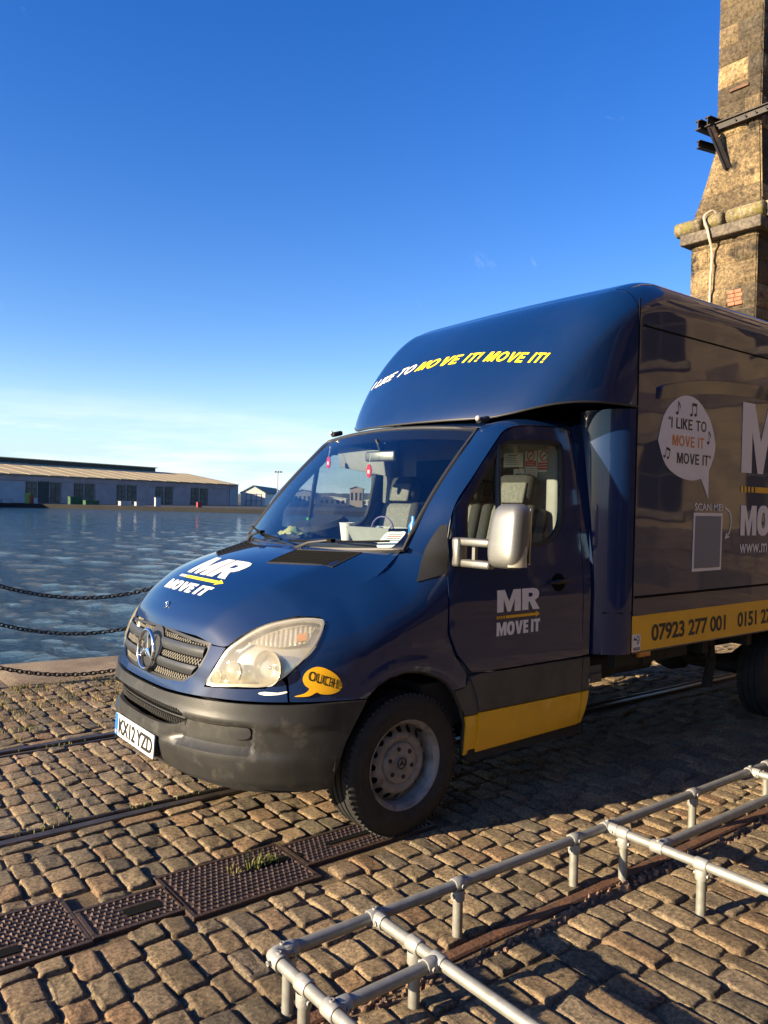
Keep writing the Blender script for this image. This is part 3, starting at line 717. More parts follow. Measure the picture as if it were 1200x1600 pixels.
# yard clutter before the shed
def clutter(name, u, w, h, dist, m, label, cat):
    k = (u-600)/1230.; X = k*dist; mb = MB(); c = CW(X, dist, FQZ)
    t = empty(name, c, label, cat)
    w *= .5; h *= .62
    mb.box((c.x, c.y, FQZ+h*.45), (w, w*.7, h*.9), bev=.06); mb.build('body', m, t)
    mb = MB(); mb.box((c.x, c.y, FQZ+h*.95), (w*1.04, w*.74, h*.12)); mb.build('rim', m, t)
clutter('waste_skip', 117, 5.6, 3.0, 190, M['skip_green'], 'green waste skip standing before the pink shed door', 'skip')
clutter('waste_skip', 142, 6.6, 1.7, 190, M['skip_green'], 'low wide green skip right of the taller green one', 'skip')
clutter('storage_bin', 43, 2.2, 4.0, 188, M['skip_lime'], 'lime green bin left of the dark shed doorway', 'bin')
clutter('storage_bin', 50, 1.5, 3.1, 188, M['red_crate'], 'red bin standing beside the lime green one', 'bin')
clutter('storage_bin', 55.5, 1.7, 2.2, 188, M['whitedoor'], 'small white bin beside the dark shed doorway', 'bin')
clutter('parked_car', 10, 4.2, 1.5, 188, M['whitedoor'], 'pale car parked before the white roller door', 'car')
clutter('pallet_stack', 195, 5.2, 1.7, 186, M['greyclad'], 'pale grey stack low against the shed wall', 'pallets')
clutter('pallet_stack', 218, 4.2, 1.6, 186, M['greyclad'], 'second pale grey stack, right of the first one', 'pallets')
clutter('site_cabin', 246, 2.6, 3.4, 185, M['whitedoor'], 'pale blue cabin with a sign against the shed', 'cabin')
clutter('storage_bin', 311, 2.2, 2.0, 184, M['red_crate'], 'reddish bin before the last brick bay of the shed', 'bin')

# white gabled building and others beyond the shed
M['fwhite'] = mat('far_white_wall', (.55, .54, .50), .8, var=.1, vscale=.4); M['fgreen'] = mat('far_green_roof', (.10, .14, .125), .8); M['fgrey'] = mat('far_grey', (.23, .24, .25), .8, var=.15, vscale=.3); M['ftan'] = mat('far_tan_wall', (.34, .27, .22), .8)
def gabled(name, u0, u1, dist, eave, ridge, depth, wm_, rm_, label, cat='building', base=FQZ, windows=0):
    x0, x1 = (u0-600)/1230.*dist, (u1-600)/1230.*dist
    t = empty(name, CW((x0+x1)/2, dist, base), label, cat)
    def P(x, d, z): return CW(x, dist+d, z)
    xm = (x0+x1)/2
    mb = MB(); v = [P(x0, 0, base), P(x1, 0, base), P(x1, 0, eave), P(xm, 0, ridge), P(x0, 0, eave), P(x0, depth, base), P(x1, depth, base), P(x1, depth, eave), P(xm, depth, ridge), P(x0, depth, eave)]
    mb.add(v, [(0, 1, 2, 3, 4), (9, 8, 7, 6, 5), (0, 4, 9, 5), (1, 6, 7, 2)]); mb.build('wall', wm_, t)
    mb = MB(); o = .4
    v = [P(x0-o, -o, eave-.2), P(xm, -o, ridge+.15), P(x1+o, -o, eave-.2), P(x0-o, depth, eave-.2), P(xm, depth, ridge+.15), P(x1+o, depth, eave-.2)]
    w, g = solidify(v, [(0, 1, 4, 3), (1, 2, 5, 4)], .25, P(xm, depth/2, base)); mesh_obj('roof', w, g, rm_, t)
    for i in range(windows):
        a = x0+(x1-x0)*(i+.25)/windows; b_ = a+(x1-x0)*.5/windows; mb = MB()
        mb.add([P(a, -.06, base+(eave-base)*.35), P(b_, -.06, base+(eave-base)*.35), P(b_, -.06, base+(eave-base)*.75), P(a, -.06, base+(eave-base)*.75), P(a, .05, base+(eave-base)*.35), P(b_, .05, base+(eave-base)*.35), P(b_, .05, base+(eave-base)*.75), P(a, .05, base+(eave-base)*.75)], [(0, 1, 2, 3), (0, 4, 5, 1), (1, 5, 6, 2), (2, 6, 7, 3), (3, 7, 4, 0)]); mb.build('window', M['sheddark'], t)
    return t
wb_ = gabled('white_warehouse', 376, 414, 285, 4.6, 7.0, 60, M['fwhite'], M['fgreen'], 'white gabled building with green roof right of the long shed', windows=0)
# its outdoor steel stair
mb = MB()
for k in range(4):
    a = CW((384+k*8-600)/1230.*283, 283, FQZ); mb.box((a.x, a.y, 1.9), (.3, .3, 4.4))
for z in (1.5, 3.8):
    a, b_ = CW((384-600)/1230.*283, 283, z), CW((408-600)/1230.*283, 283, z); mb.tube([a, b_], .16, 5)
mb.build('outdoor_stair', M['fgrey'], wb_)
gabled('grey_depot', 452, 492, 330, 5.4, 6.6, 30, M['fgrey'], M['fgreen'], 'long pale depot seen through the windscreen, left of the steering wheel', windows=6)
gabled('white_depot', 498, 540, 360, 3.6, 4.2, 30, M['fwhite'], M['fwhite'], 'low white depot seen through the windscreen above the steering wheel', windows=5)
gabled('tan_building', 546, 566, 350, 8.2, 8.9, 20, M['ftan'], M['fgrey'], 'tan block seen through the windscreen beside the hanging tag string', windows=3)
gabled('white_depot', 566, 592, 380, 3.6, 4.3, 30, M['fwhite'], M['fgreen'], 'low white depot right of the tan block, seen through the windscreen', windows=4)
gabled('dark_tower_block', 579, 594, 420, 17, 17.5, 16, M['fgreen'], M['sheddark'], 'dark green block behind the low white depots', windows=0)
gabled('grey_depot', 604, 690, 400, 5.0, 6.5, 30, M['fgrey'], M['fgreen'], 'grey depot behind the cab, right of the white depots', windows=8)
# lamp mast
c = CW((433-600)/1230.*300, 300, FQZ); t = empty('lamp_mast', c, 'tall thin lamp mast standing beyond the white gabled building', 'mast')
MB().tube([c, (c.x, c.y, 12.6)], [.22, .12], 6).build('pole', M['fgrey'], t)
mb = MB()
for k in (-1, 0, 1): q = CW((433-600)/1230.*300+k*1.0, 300, 12.7); mb.box(q, (.9, .9, .5))
mb.build('lamp_head', M['fgrey'], t)
# wooded hills on the horizon
def hill_fn(u, v):
    X = -700+1500*u; h = 12+13*noise.noise(Vector((u*7, 0, 3)))+5*noise.noise(Vector((u*23, 1, 3)))+2.2*noise.noise(Vector((u*120, 1, 5)))+(6 if u > .3 else 0)
    return CW(X, 1250-90*math.sin(v*math.pi/2)*0+v*160, -1+(max(3, h)+1)*math.sin(v*math.pi/2))
v, f = quad_grid(hill_fn, 420, 8)
M['hill'] = mat('wooded_hill', (.085, .085, .075), .95, col2=(.055, .06, .055), vscale=.06, bump=.5, bscale=.2)
hl = mesh_obj('hills', v, f, M['hill'], None, 180); tag(hl, 'low wooded hills on the horizon', 'hills', kind='structure')
v, f = quad_grid(lambda u, v: CW(-900+1900*u, 480+900*v, -.6), 2, 2)
land = mesh_obj('far_land', v, f, M['hill']); tag(land, 'flat land beyond the dock', 'land', kind='structure')
# ------------------------------------------------------------------ the removal van: body surfaces
def tabz(tab, z):
    if z <= tab[0][0]: return tab[0][1]
    for (a, b), (c, d) in zip(tab, tab[1:]):
        if z <= c: return b+(d-b)*(z-a)/(c-a)
    return tab[-1][1]
AT = [(.26, .885), (.33, .925), (.42, .955), (.52, .972), (.60, .972), (.66, .955), (.72, .945), (.85, .925), (.95, .885), (1.0, .86), (1.05, .825), (1.1, .78), (1.2, .69), (1.4, .45)]
WT = [(.26, .925), (.35, .955), (.45, .975), (.7, .985), (1.15, .985), (1.4, .98), (2.4, .98)]
NEX = 2.7
PLN = [(.95*math.sin(math.pi/2*i/400)**(2/NEX), .98*math.cos(math.pi/2*i/400)**(2/NEX)) for i in range(401)]
PSN = [0]
for a, b in zip(PLN, PLN[1:]): PSN.append(PSN[-1]+math.hypot(b[0]-a[0], b[1]-a[1]))
TM = PSN[-1]
import bisect
def planc(s):
    if s <= 0: return (0., 1.)
    if s >= TM: return (1., 0.)
    i = max(0, min(399, bisect.bisect_right(PSN, s)-1)); k = (s-PSN[i])/(PSN[i+1]-PSN[i])
    return ((PLN[i][0]+(PLN[i+1][0]-PLN[i][0])*k)/.95, (PLN[i][1]+(PLN[i+1][1]-PLN[i][1])*k)/.98)
def sstep(a, b, x): t = max(0, min(1, (x-a)/(b-a))); return t*t*(3-2*t)
def inset(x, z):
    d = .115*max(0, z-1.15)**1.2; zk = tabz([(-.3, 1.13), (-.1, 1.08), (.3, .93), (.6, .9), (1, .9)], x)
    fe = 1.5*max(0, z-zk)**1.6; w = sstep(-.32, .05, x); return d*(1-w)+min(fe, .4)*w
def skin(t, z):
    """body skin: t = arc length round the body from the nose centre (+ = van's left), z = height"""
    sg = 1 if t >= 0 else -1; s = TM-abs(t); px, py = planc(s)
    x = tabz(AT, z)*px if s > 0 else s; y = tabz(WT, z)*py
    return Vector((x, sg*max(0, y-inset(x, z)*min(1, py*1.5)), z))
def skin_n(t, z):
    e = .004; a = skin(t+e, z)-skin(t-e, z); b = skin(t, z+e)-skin(t, z-e); n = a.cross(b).normalized()
    if n.dot(skin(t, z)-REFC) < 0: n = -n
    return n
def skin_off(t, z, d): return skin(t, z)+skin_n(t, z)*d
def side(x, z, sg=1, d=0): p = skin(TM-x, z); return Vector((p.x, sg*(p.y+d), p.z))
def mir(poly): return [(-a, b) for a, b in poly]
def sided(poly, sg): return poly if sg > 0 else mir(poly)
def fullpoly(half):
    """half outline from the centre line (t=0) round and back to the centre line -> closed mirrored outline"""
    return half+[(-a, b) for a, b in reversed(half) if abs(a) > 1e-6]

van = empty('removal_van', (0, 0, 0), 'navy blue box van with yellow stripe parked on the cobbled quay', 'van')
P_ = lambda name, poly, fn, m, par=van, **k: panel(name, poly, fn, m, par, **k)

# ---- bumper
btop = [(0, .700), (.27, .700), (.45, .706), (.63, .711), (.79, .713), (.92, .715), (1.10, .717), (1.322, .716)]
bend = [(1.295, .66), (1.262, .59), (1.237, .541), (1.20, .44), (1.163, .315)]
bbot = [(1.02, .315), (.81, .328), (.58, .35), (.40, .356), (.19, .35), (0, .35)]
intake = [(0, .645), (.25, .643), (.40, .640), (.448, .625), (.43, .590), (.37, .562), (.22, .548), (0, .545)]
def bump_off(t, z):
    t = abs(t); d = .014+.014*sstep(.604, .614, z)*(1-sstep(1.0, 1.25, t))
    # soft scoop that runs out to the fog-lamp pocket
    k = sstep(.30, .42, t)*(1-sstep(.805, .825, t))*sstep(.485, .505, z)*(1-sstep(.604, .614, z)); d -= .034*k
    d += .010*sstep(.50, .47, z)*(1-sstep(.36, .32, z))*(1-sstep(.9, 1.1, t))
    # plinth for the number plate
    k = (1-sstep(.27, .33, t))*(1-sstep(.50, .54, z))*sstep(.36, .385, z); d += .008*k
    return d
bumper = P_('bumper', fullpoly(btop+bend+bbot), lambda t, z: skin_off(t, z, bump_off(t, z)), M['bumper'], res=.016, th=.02, holes=[fullpoly(intake)], smooth=40)
fog = smooth_poly([(.700, .612), (.77, .610), (.800, .590), (.797, .560), (.765, .548), (.705, .551)], 3)
for sg in (1, -1): panel('fog_lamp_cover', sided(fog, sg), lambda t, z: skin_off(t, z, -.008), M['blackplastic'], bumper, res=.02, th=.02)
P_('lower_intake', fullpoly([(0, .665), (.46, .66), (.46, .53), (0, .525)]), lambda t, z: skin_off(t, z, -.06), M['black'], bumper, res=.05, th=.01)
# intake mesh of bars
def lattice(name, tmin, tmax, zlo, zhi, step, r, off, m, par, slant=1.0, halfn=False):
    mb = MB(); t = tmin-.4
    def seg(a, b):
        # clip to the window
        q = []
        for i in range(9):
            k = i/8; tt, zz = a[0]+(b[0]-a[0])*k, a[1]+(b[1]-a[1])*k
            if tmin <= tt <= tmax and zlo(tt) <= zz <= zhi(tt): q.append((tt, zz))
        if len(q) > 1: mb.tube([skin_off(q[0][0], q[0][1], off), skin_off((q[0][0]+q[-1][0])/2, (q[0][1]+q[-1][1])/2, off), skin_off(q[-1][0], q[-1][1], off)], r, 4, cap=False)
    lo = min(zlo(tmin), zlo(0), zlo(tmax))-.01; hi = max(zhi(tmin), zhi(0), zhi(tmax))+.01
    while t < tmax+.4:
        seg((t, lo), (t+(hi-lo)*slant, hi)); seg((t, hi), (t+(hi-lo)*slant, lo)); t += step
    o = mb.build(name, m, par, 180); return o
lattice('intake_mesh', -.43, .43, lambda t: .556+.10*max(0, abs(t)-.34), lambda t: .592, .022, .0014, -.018, M['blackplastic'], bumper, .6)
lattice('intake_mesh', -.43, .43, lambda t: .612, lambda t: .640, .022, .0014, -.030, M['blackplastic'], bumper, .6)
P_('intake_bar', fullpoly([(0, .606), (.42, .606), (.42, .596), (0, .596)]), lambda t, z: skin_off(t, z, -.016), M['blackplastic'], bumper, res=.04, th=.03)
P_('bumper_valance', fullpoly([(0, .36), (.58, .36), (1.02, .33), (1.15, .33), (1.10, .285), (.8, .275), (.4, .285), (0, .29)]), lambda t, z: skin_off(t, z, -.02), M['blackplastic'], res=.06, th=.02)

# ---- number plate, standing on the bumper face
npl = empty('number_plate', (0, 0, 0)); npl.parent = van
def plate_pt(a, b, d=0):     # a: -.26 (van's right) .. +.26, b: height
    return Vector((1.008+d-.05*(b-.435), a, b))
def rrect(x0, x1, y0, y1, r, k=4):
    o = []
    for cx, cy, a0 in ((x1-r, y1-r, 0), (x0+r, y1-r, 90), (x0+r, y0+r, 180), (x1-r, y0+r, 270)):
        for i in range(k+1): a = R(a0+90*i/k); o.append((cx+r*math.cos(a), cy+r*math.sin(a)))
    return o
panel('plate_sheet', rrect(-.26, .26, .378, .489, .008), lambda a, b: plate_pt(a, b), M['plate'], npl, res=.08, th=.006)
panel('country_band', rrect(-.259, -.222, .379, .488, .004), lambda a, b: plate_pt(a, b, .0022), M['plateblue'], npl, res=.05, th=.001)
mb = MB(); mb.box((.985, 0, .43), (.03, .50, .09)); mb.build('plate_bracket', M['blackplastic'], npl)

# ---- lettering
def glyphs(txt, bold=0.0, spacing=1.0, shear=0.0):
    """outline text -> flat mesh, normalised to cap height 1, x from 0"""
    cu = bpy.data.curves.new('tmp', 'FONT'); cu.body = txt; cu.size = 1.0; cu.offset = bold; cu.space_character = spacing; cu.shear = shear; cu.fill_mode = 'FRONT'; cu.resolution_u = 4
    o = bpy.data.objects.new('tmp', cu); COL.objects.link(o); bpy.context.view_layer.update()
    dg = bpy.context.evaluated_depsgraph_get(); me = bpy.data.meshes.new_from_object(o.evaluated_get(dg))
    v = [(p.co.x, p.co.y) for p in me.vertices]; f = [tuple(p.vertices) for p in me.polygons]
    bpy.data.objects.remove(o, do_unlink=True); bpy.data.curves.remove(cu); bpy.data.meshes.remove(me)
    return v, f
def fit(v, x0, x1, y0, y1):
    xs = [p[0] for p in v]; ys = [p[1] for p in v]; a, b, c, d = min(xs), max(xs), min(ys), max(ys)
    return [(x0+(p[0]-a)/(b-a)*(x1-x0), y0+(p[1]-c)/(d-c)*(y1-y0)) for p in v]
def letter(name, txt, box, fn, m, par, bold=.0, ref=REFC, spacing=1.0, shear=0.0, th=.0008):
    v, f = glyphs(txt, bold, spacing, shear); v = fit(v, *box)
    w, g = solidify([fn(*p) for p in v], f, th, ref)
    return mesh_obj(name, w, g, m, par)
letter('registration_letters', 'KX12 YZD', (-.205, .245, .394, .473), lambda a, b: plate_pt(a, b, .0035), M['dark'], npl, bold=.022, spacing=.94)
letter('country_letters', 'GB', (-.252, -.230, .389, .405), lambda a, b: plate_pt(a, b, .0045), M['white'], npl, bold=.01)

HEAVY = {
 'M': (1.05, [[(0, 0), (0, 1), (.33, 1), (.525, .46), (.72, 1), (1.05, 1), (1.05, 0), (.77, 0), (.77, .60), (.60, .0), (.45, 0), (.28, .60), (.28, 0)]]),
 'R': (.82, [[(0, 0), (0, 1), (.50, 1), (.67, .96), (.76, .86), (.78, .72), (.75, .57), (.66, .48), (.58, .44), (.82, 0), (.51, 0), (.34, .38), (.29, .38), (.29, 0)], [(.29, .60), (.29, .79), (.41, .79), (.47, .76), (.48, .69), (.46, .63), (.41, .60)]]),
 'O': (.82, [[(.41+.41*math.copysign(abs(math.cos(a))**.75, math.cos(a)), .5+.515*math.copysign(abs(math.sin(a))**.75, math.sin(a))) for a in [2*math.pi*i/24 for i in range(24)]], [(.41+.135*math.cos(2*math.pi*i/14), .5+.28*math.sin(2*math.pi*i/14)) for i in range(14)]]),
 'V': (.84, [[(.27, 0), (0, 1), (.30, 1), (.43, .34), (.55, 1), (.84, 1), (.57, 0)]]),
 'E': (.56, [[(0, 0), (0, 1), (.55, 1), (.55, .77), (.28, .77), (.28, .62), (.52, .62), (.52, .40), (.28, .40), (.28, .23), (.56, .23), (.56, 0)]]),
 'I': (.28, [[(0, 0), (0, 1), (.28, 1), (.28, 0)]]),
 'T': (.68, [[(.20, 0), (.20, .77), (0, .77), (0, 1), (.68, 1), (.68, .77), (.48, .77), (.48, 0)]])}
def heavy(name, txt, box, fn, m, par, res=.06, ref=REFC, th=.0008):
    x = 0; parts = []
    for ch in txt:
        if ch == ' ': x += .26; continue
        w, loops = HEAVY[ch]; parts.append([[(p[0]+x, p[1]) for p in lp] for lp in loops]); x += w+.06
    W = x-.06; x0, x1, y0, y1 = box; V = []; F = []
    for loops in parts:
        L2 = [[(x0+p[0]/W*(x1-x0), y0+p[1]*(y1-y0)) for p in lp] for lp in loops]
        v2, tri = fill2d(L2[0], res, L2[1:]); b = len(V); V += v2; F += [tuple(i+b for i in q) for q in tri]
    w, g = solidify([fn(*p) for p in V], F, th, ref); return mesh_obj(name, w, g, m, par)
def sans(ch, w):
    """plain bold capitals as outlines: (advance, [(outline, holes)])"""
    h = w*.9
    if ch == 'I': return w, [([(0, 0), (0, 1), (w, 1), (w, 0)], [])]
    if ch == 'L': return .58, [([(0, 0), (0, 1), (w, 1), (w, h), (.58, h), (.58, 0)], [])]
    if ch == 'T': c = .34; return .68, [([(c-w/2, 0), (c-w/2, 1-h), (0, 1-h), (0, 1), (.68, 1), (.68, 1-h), (c+w/2, 1-h), (c+w/2, 0)], [])]
    if ch == 'E': m = .5; return .62, [([(0, 0), (0, 1), (.61, 1), (.61, 1-h), (w, 1-h), (w, m+h/2), (.56, m+h/2), (.56, m-h/2), (w, m-h/2), (w, h), (.62, h), (.62, 0)], [])]
    if ch == 'K': return .74, [([(0, 0), (0, 1), (w, 1), (w, .58), (.47, 1), (.72, 1), (.40, .57), (.74, 0), (.49, 0), (.26, .42), (w, .34), (w, 0)], [])]
    if ch == 'V': W = .76; return W, [([(W/2-w*.55, 0), (0, 1), (w*1.1, 1), (W/2, .30), (W-w*1.1, 1), (W, 1), (W/2+w*.55, 0)], [])]
    if ch == 'M': W = .90; return W, [([(0, 0), (0, 1), (w*1.45, 1), (W/2, .36), (W-w*1.45, 1), (W, 1), (W, 0), (W-w, 0), (W-w, .68), (W/2+w*.45, 0), (W/2-w*.45, 0), (w, .68), (w, 0)], [])]
    if ch == 'O': W = .86; el = lambda k, g: [(W/2+(W/2-k)*math.cos(2*math.pi*i/20), .5+(.51-g)*math.sin(2*math.pi*i/20)) for i in range(20)]; return W, [(el(0, 0), [el(w, h)])]
    if ch == '!': return w, [([(w*.1, .27), (0, 1), (w, 1), (w*.9, .27)], []), ([(0, 0), (0, .17), (w, .17), (w, 0)], [])]
    if ch == '\u201c': return .30, [([(0, .72), (.03, 1), (.12, 1), (.10, .72)], []), ([(.17, .72), (.20, 1), (.29, 1), (.27, .72)], [])]
    if ch == '\u201d': return .30, [([(.02, .72), (0, 1), (.10, 1), (.09, .72)], []), ([(.19, .72), (.17, 1), (.27, 1), (.26, .72)], [])]
    return .34, []
def capitals(name, txt, box, fn, m, par, w=.2, ref=REFC, shear=0.0, res=.4, th=.0008):
    x = 0; words = [[]]
    for ch in txt:
        adv, ps = sans(ch, w)
        if ch == ' ': words.append([])
        for o, hs in ps: words[-1].append(([(p[0]+x+shear*p[1], p[1]) for p in o], [[(p[0]+x+shear*p[1], p[1]) for p in hh] for hh in hs]))
        x += adv+.11
    W = x-.11; x0, x1, y0, y1 = box
    g = lambda p: (x0+p[0]/W*(x1-x0), y0+p[1]*(y1-y0))
    for parts in words:
        V = []; F = []
        for o, hs in parts:
            v2, tri = fill2d([g(p) for p in o], res, [[g(p) for p in hh] for hh in hs]); b = len(V); V += v2; F += [tuple(i+b for i in q) for q in tri]
        w_, q_ = solidify([fn(*p) for p in V], F, th, ref); mesh_obj(name, w_, q_, m, par)
def arrow_logo(par, box, fn, m, mt, res=.08, ref=REFC):
    x0, x1, y0, y1 = box; W = x1-x0; H = y1-y0; ym = (y0+y1)/2
    body = [(x0+.20*W, ym-.22*H), (x0+.20*W, ym+.22*H), (x0+.90*W, ym+.22*H), (x0+.90*W, ym+.5*H), (x1, ym), (x0+.90*W, ym-.5*H), (x0+.90*W, ym-.22*H)]
    panel('arrow', body, fn, m, par, res=res, th=.0008, ref=ref)
    for k in range(4):
        a = x0+(.0+.05*k)*W; panel('arrow_dash', [(a, ym-.22*H), (a, ym+.22*H), (a+.03*W, ym+.22*H), (a+.03*W, ym-.22*H)], fn, mt, par, res=res, th=.0008, ref=ref)

# ---- front panel round the grille and under the lamps
gr_half = [(0, .748), (.112, .748), (.238, .750), (.382, .764), (.444, .803), (.484, .853), (.498, .913), (.505, .949)]
HL = [(.532, .772), (.567, .849), (.599, .929), (.67, .984), (.762, 1.037), (.857, 1.067), (.967, 1.086), (1.066, 1.085), (1.089, 1.064), (1.051, .984), (.982, .903), (.923, .838), (.84, .792), (.702, .783)]
fp = [(0, .712), (.27, .712), (.45, .718), (.63, .722), (.79, .724), (.949, .726), (.934, .800), (.915, .825), (.84, .782), (.702, .773), (.524, .762), (.558, .849), (.590, .929), (.600, .944), (.517, .945)]
fp_full = fp+list(reversed([(a, b) for a, b in gr_half if a > .0]))+[(-a, b) for a, b in gr_half if a > 0]+[(-a, b) for a, b in reversed(fp) if a > 0]
P_('front_panel', fp_full, lambda t, z: skin_off(t, z, .004+.012*(sstep(.775, .735, z))*(1-sstep(.45, .6, abs(t)))), M['blue'], res=.03, th=.014)

# ---- grille
grille = empty('grille', (0, 0, 0)); grille.parent = van
panel('grille_backing', fullpoly([(0, .99), (.50, .965), (.515, .90), (.49, .82), (.40, .745), (0, .73)]), lambda t, z: skin_off(t, z, -.055), M['black'], grille, res=.06, th=.01)
panel('grille_surround', fullpoly([(0, .985), (.50, .958), (.503, .90), (.486, .84), (.44, .792), (.37, .752), (0, .738)]), lambda t, z: skin_off(t, z, -.004), M['blackplastic'], grille, res=.035, th=.02,
      holes=[fullpoly([(0, .972), (.478, .945), (.48, .90), (.464, .85), (.42, .800), (.36, .768), (0, .754)])])
for z0, z1 in ((.846, .800), (.933, .886)):
    pts = [(.478, z0), (.473, z1)] if z0 > .9 else [(.460, z0), (.420, z1)]
    for sg in (1, -1):
        def sl(t, z, z0=z0, z1=z1): k = (z-z1)/(z0-z1); return skin_off(t, z, .012-.024*abs(k-.62)**1.3)
        panel('grille_slat', sided([(.075, z0), *pts, (.075, z1)], sg), sl, M['slat'], grille, res=.015, th=.03)
zt = lambda t: .972-.026*(abs(t)/.478)
lattice('grille_mesh', -.475, .475, lambda t: .934, zt, .0215, .0014, -.006, M['meshgrey'], grille, .85)
lattice('grille_mesh', -.468, .468, lambda t: .847, lambda t: .885, .0215, .0014, -.006, M['meshgrey'], grille, .85)
lattice('grille_mesh', -.42, .42, lambda t: .757+.10*max(0, abs(t)-.3), lambda t: .799, .0215, .0014, -.006, M['meshgrey'], grille, .85)
panel('badge_plinth', smooth_poly([(.115*math.cos(a), .862+.115*math.sin(a)) for a in [2*math.pi*i/16 for i in range(16)]], 2), lambda t, z: skin_off(t, z, .006), M['blackplastic'], grille, res=.04, th=.05)
def star(c, ax, up_, r, m, par, name, ring=.010, arm=.018, dep=.012):
    ax = Vector(ax).normalized(); up_ = (Vector(up_)-ax*Vector(up_).dot(ax)).normalized(); sd = up_.cross(ax); c = Vector(c); mb = MB()
    prof = [(r+ring*math.cos(R(a)), ring*math.sin(R(a))) for a in range(0, 361, 40)]
    mb.lathe(prof, c, ax, 40)
    for k in range(3):
        a = R(90+120*k); d = up_*math.sin(a)+sd*math.cos(a); q = d.cross(ax)
        tip = c+d*r; b0 = c; w = arm*1.25
        mb.add([c+q*w+d*w*.58, c-q*w+d*w*.58, tip, c+ax*dep, c-d*w*1.15], [(3, 0, 2), (3, 2, 1), (4, 0, 3), (4, 3, 1), (0, 1, 2), (0, 4, 1)])
    return mb.build(name, m, par, 50)
star(Vector((.952, 0, .862)), (1, 0, .10), (0, 0, 1), .098, M['chrome'], grille, 'star_emblem')

# ---- headlamps
for sg in (1, -1):
    hp = empty('headlamp', (0, 0, 0)); hp.parent = van
    HLs = sided(smooth_poly(HL, 3), sg)
    cx = sum(p[0] for p in HLs)/len(HLs); cz = sum(p[1] for p in HLs)/len(HLs)
    inner = [(cx+(a-cx)*.965, cz+(b-cz)*.955) for a, b in HLs]; small = [(cx+(a-cx)*.93, cz+(b-cz)*.91) for a, b in HLs]
    panel('lens', inner, lambda t, z: skin_off(t, z, .010+.008*(1-((t-cx)/.3)**2)), M['lens'], hp, res=.03, th=.004)
    panel('bezel', HLs, lambda t, z: skin_off(t, z, .0), M['lampbezel'], hp, res=.03, th=.012, holes=[small])
    panel('housing', HLs, lambda t, z: skin_off(t, z, -.055), M['reflector'], hp, res=.04, th=.006)
    def bowl(t, z, r, dep, nm, mt=M['reflector']):
        c = skin_off(sg*t, z, -.045); ax = (skin_n(sg*t, z)*.55+Vector((.83, 0, 0))).normalized(); mb = MB()
        mb.lathe([(r*1.06, .050), (r, .046), (r*.88, .020), (r*.62, .002), (r*.25, -.006), (.001, -.008)], c, ax, 28); o = mb.build(nm, mt, hp, 60)
        mb = MB(); mb.lathe([(.001, .03), (.009, .028), (.012, .02), (.012, -.01)], c, ax, 12); mb.build('bulb', M['chrome'], hp, 60)
        return o
    bowl(.855, .878, .078, .05, 'main_reflector'); bowl(.69, .855, .048, .05, 'dip_reflector'); bowl(.60, .825, .036, .04, 'side_reflector')
    # ribbed upper reflector and indicator
    panel('indicator_reflector', sided([(.70, .985), (.78, 1.022), (.87, 1.050), (.97, 1.068), (1.045, 1.066), (1.01, 1.0), (.95, .985), (.86, .975)], sg), lambda t, z: skin_off(t, z, -.03+.004*math.sin(t*260)), M['reflector'], hp, res=.008, th=.006)
    panel('indicator_bulb_cover', sided([(.955, 1.03), (1.0, 1.04), (1.0, 1.005), (.96, 1.0)], sg), lambda t, z: skin_off(t, z, -.022), M['amber'], hp, res=.02, th=.006)

# ---- bonnet
EP = [(1.665, 1.388), (1.43, 1.262), (1.185, 1.17), (1.015, 1.111), (.918, 1.090), (.824, 1.067), (.73, 1.033), (.652, .990), (.598, .952), (.517, .951)]
E3 = [skin(*p) for p in EP]
CP = [(.13, 1.383), (.31, 1.346), (.47, 1.303), (.60, 1.252), (.68, 1.212), (.75, 1.168), (.80, 1.124), (.84, 1.074), (.868, 1.03), (.886, .982)]
def catm(pts, u):
    n = len(pts)-1; f = max(0, min(n-1e-9, u*n)); i = int(f); t = f-i; p0, p1, p2, p3 = pts[max(i-1, 0)], pts[i], pts[i+1], pts[min(i+2, n)]
    return [.5*((2*p1[q])+(-p0[q]+p2[q])*t+(2*p0[q]-5*p1[q]+4*p2[q]-p3[q])*t*t+(-p0[q]+3*p1[q]-3*p2[q]+p3[q])*t**3) for q in range(len(p1))]
def hood(w, u, d=0):
    """w: -1..1 across, u: 0 rear .. 1 front"""
    c = catm(CP, u); e = catm(E3, u); a = abs(w)
    k = .30*a**2.2+.70*max(0, (a-.74)/.26)**1.2
    p = Vector((c[0]+(e[0]-c[0])*a*a, e[1]*w, c[1]+(e[2]-c[1])*k))
    if d:
        h = .01; q1 = hood(min(w+h, 1), u)-hood(max(w-h, -1), u); q2 = hood(w, min(u+h, 1))-hood(w, max(u-h, 0)); n = q1.cross(q2).normalized()
        if n.z < 0: n = -n
        p = p+n*d
    return p
vent = [(.27, .056), (.77, .030), (.785, .145), (.363, .200)]
v, f = quad_grid(lambda a, b: hood(-1+2*a, b), 64, 48); wv_, gf = solidify(v, f, .016, REFC)
bonnet = mesh_obj('bonnet', wv_, gf, M['blue'], van, 40)
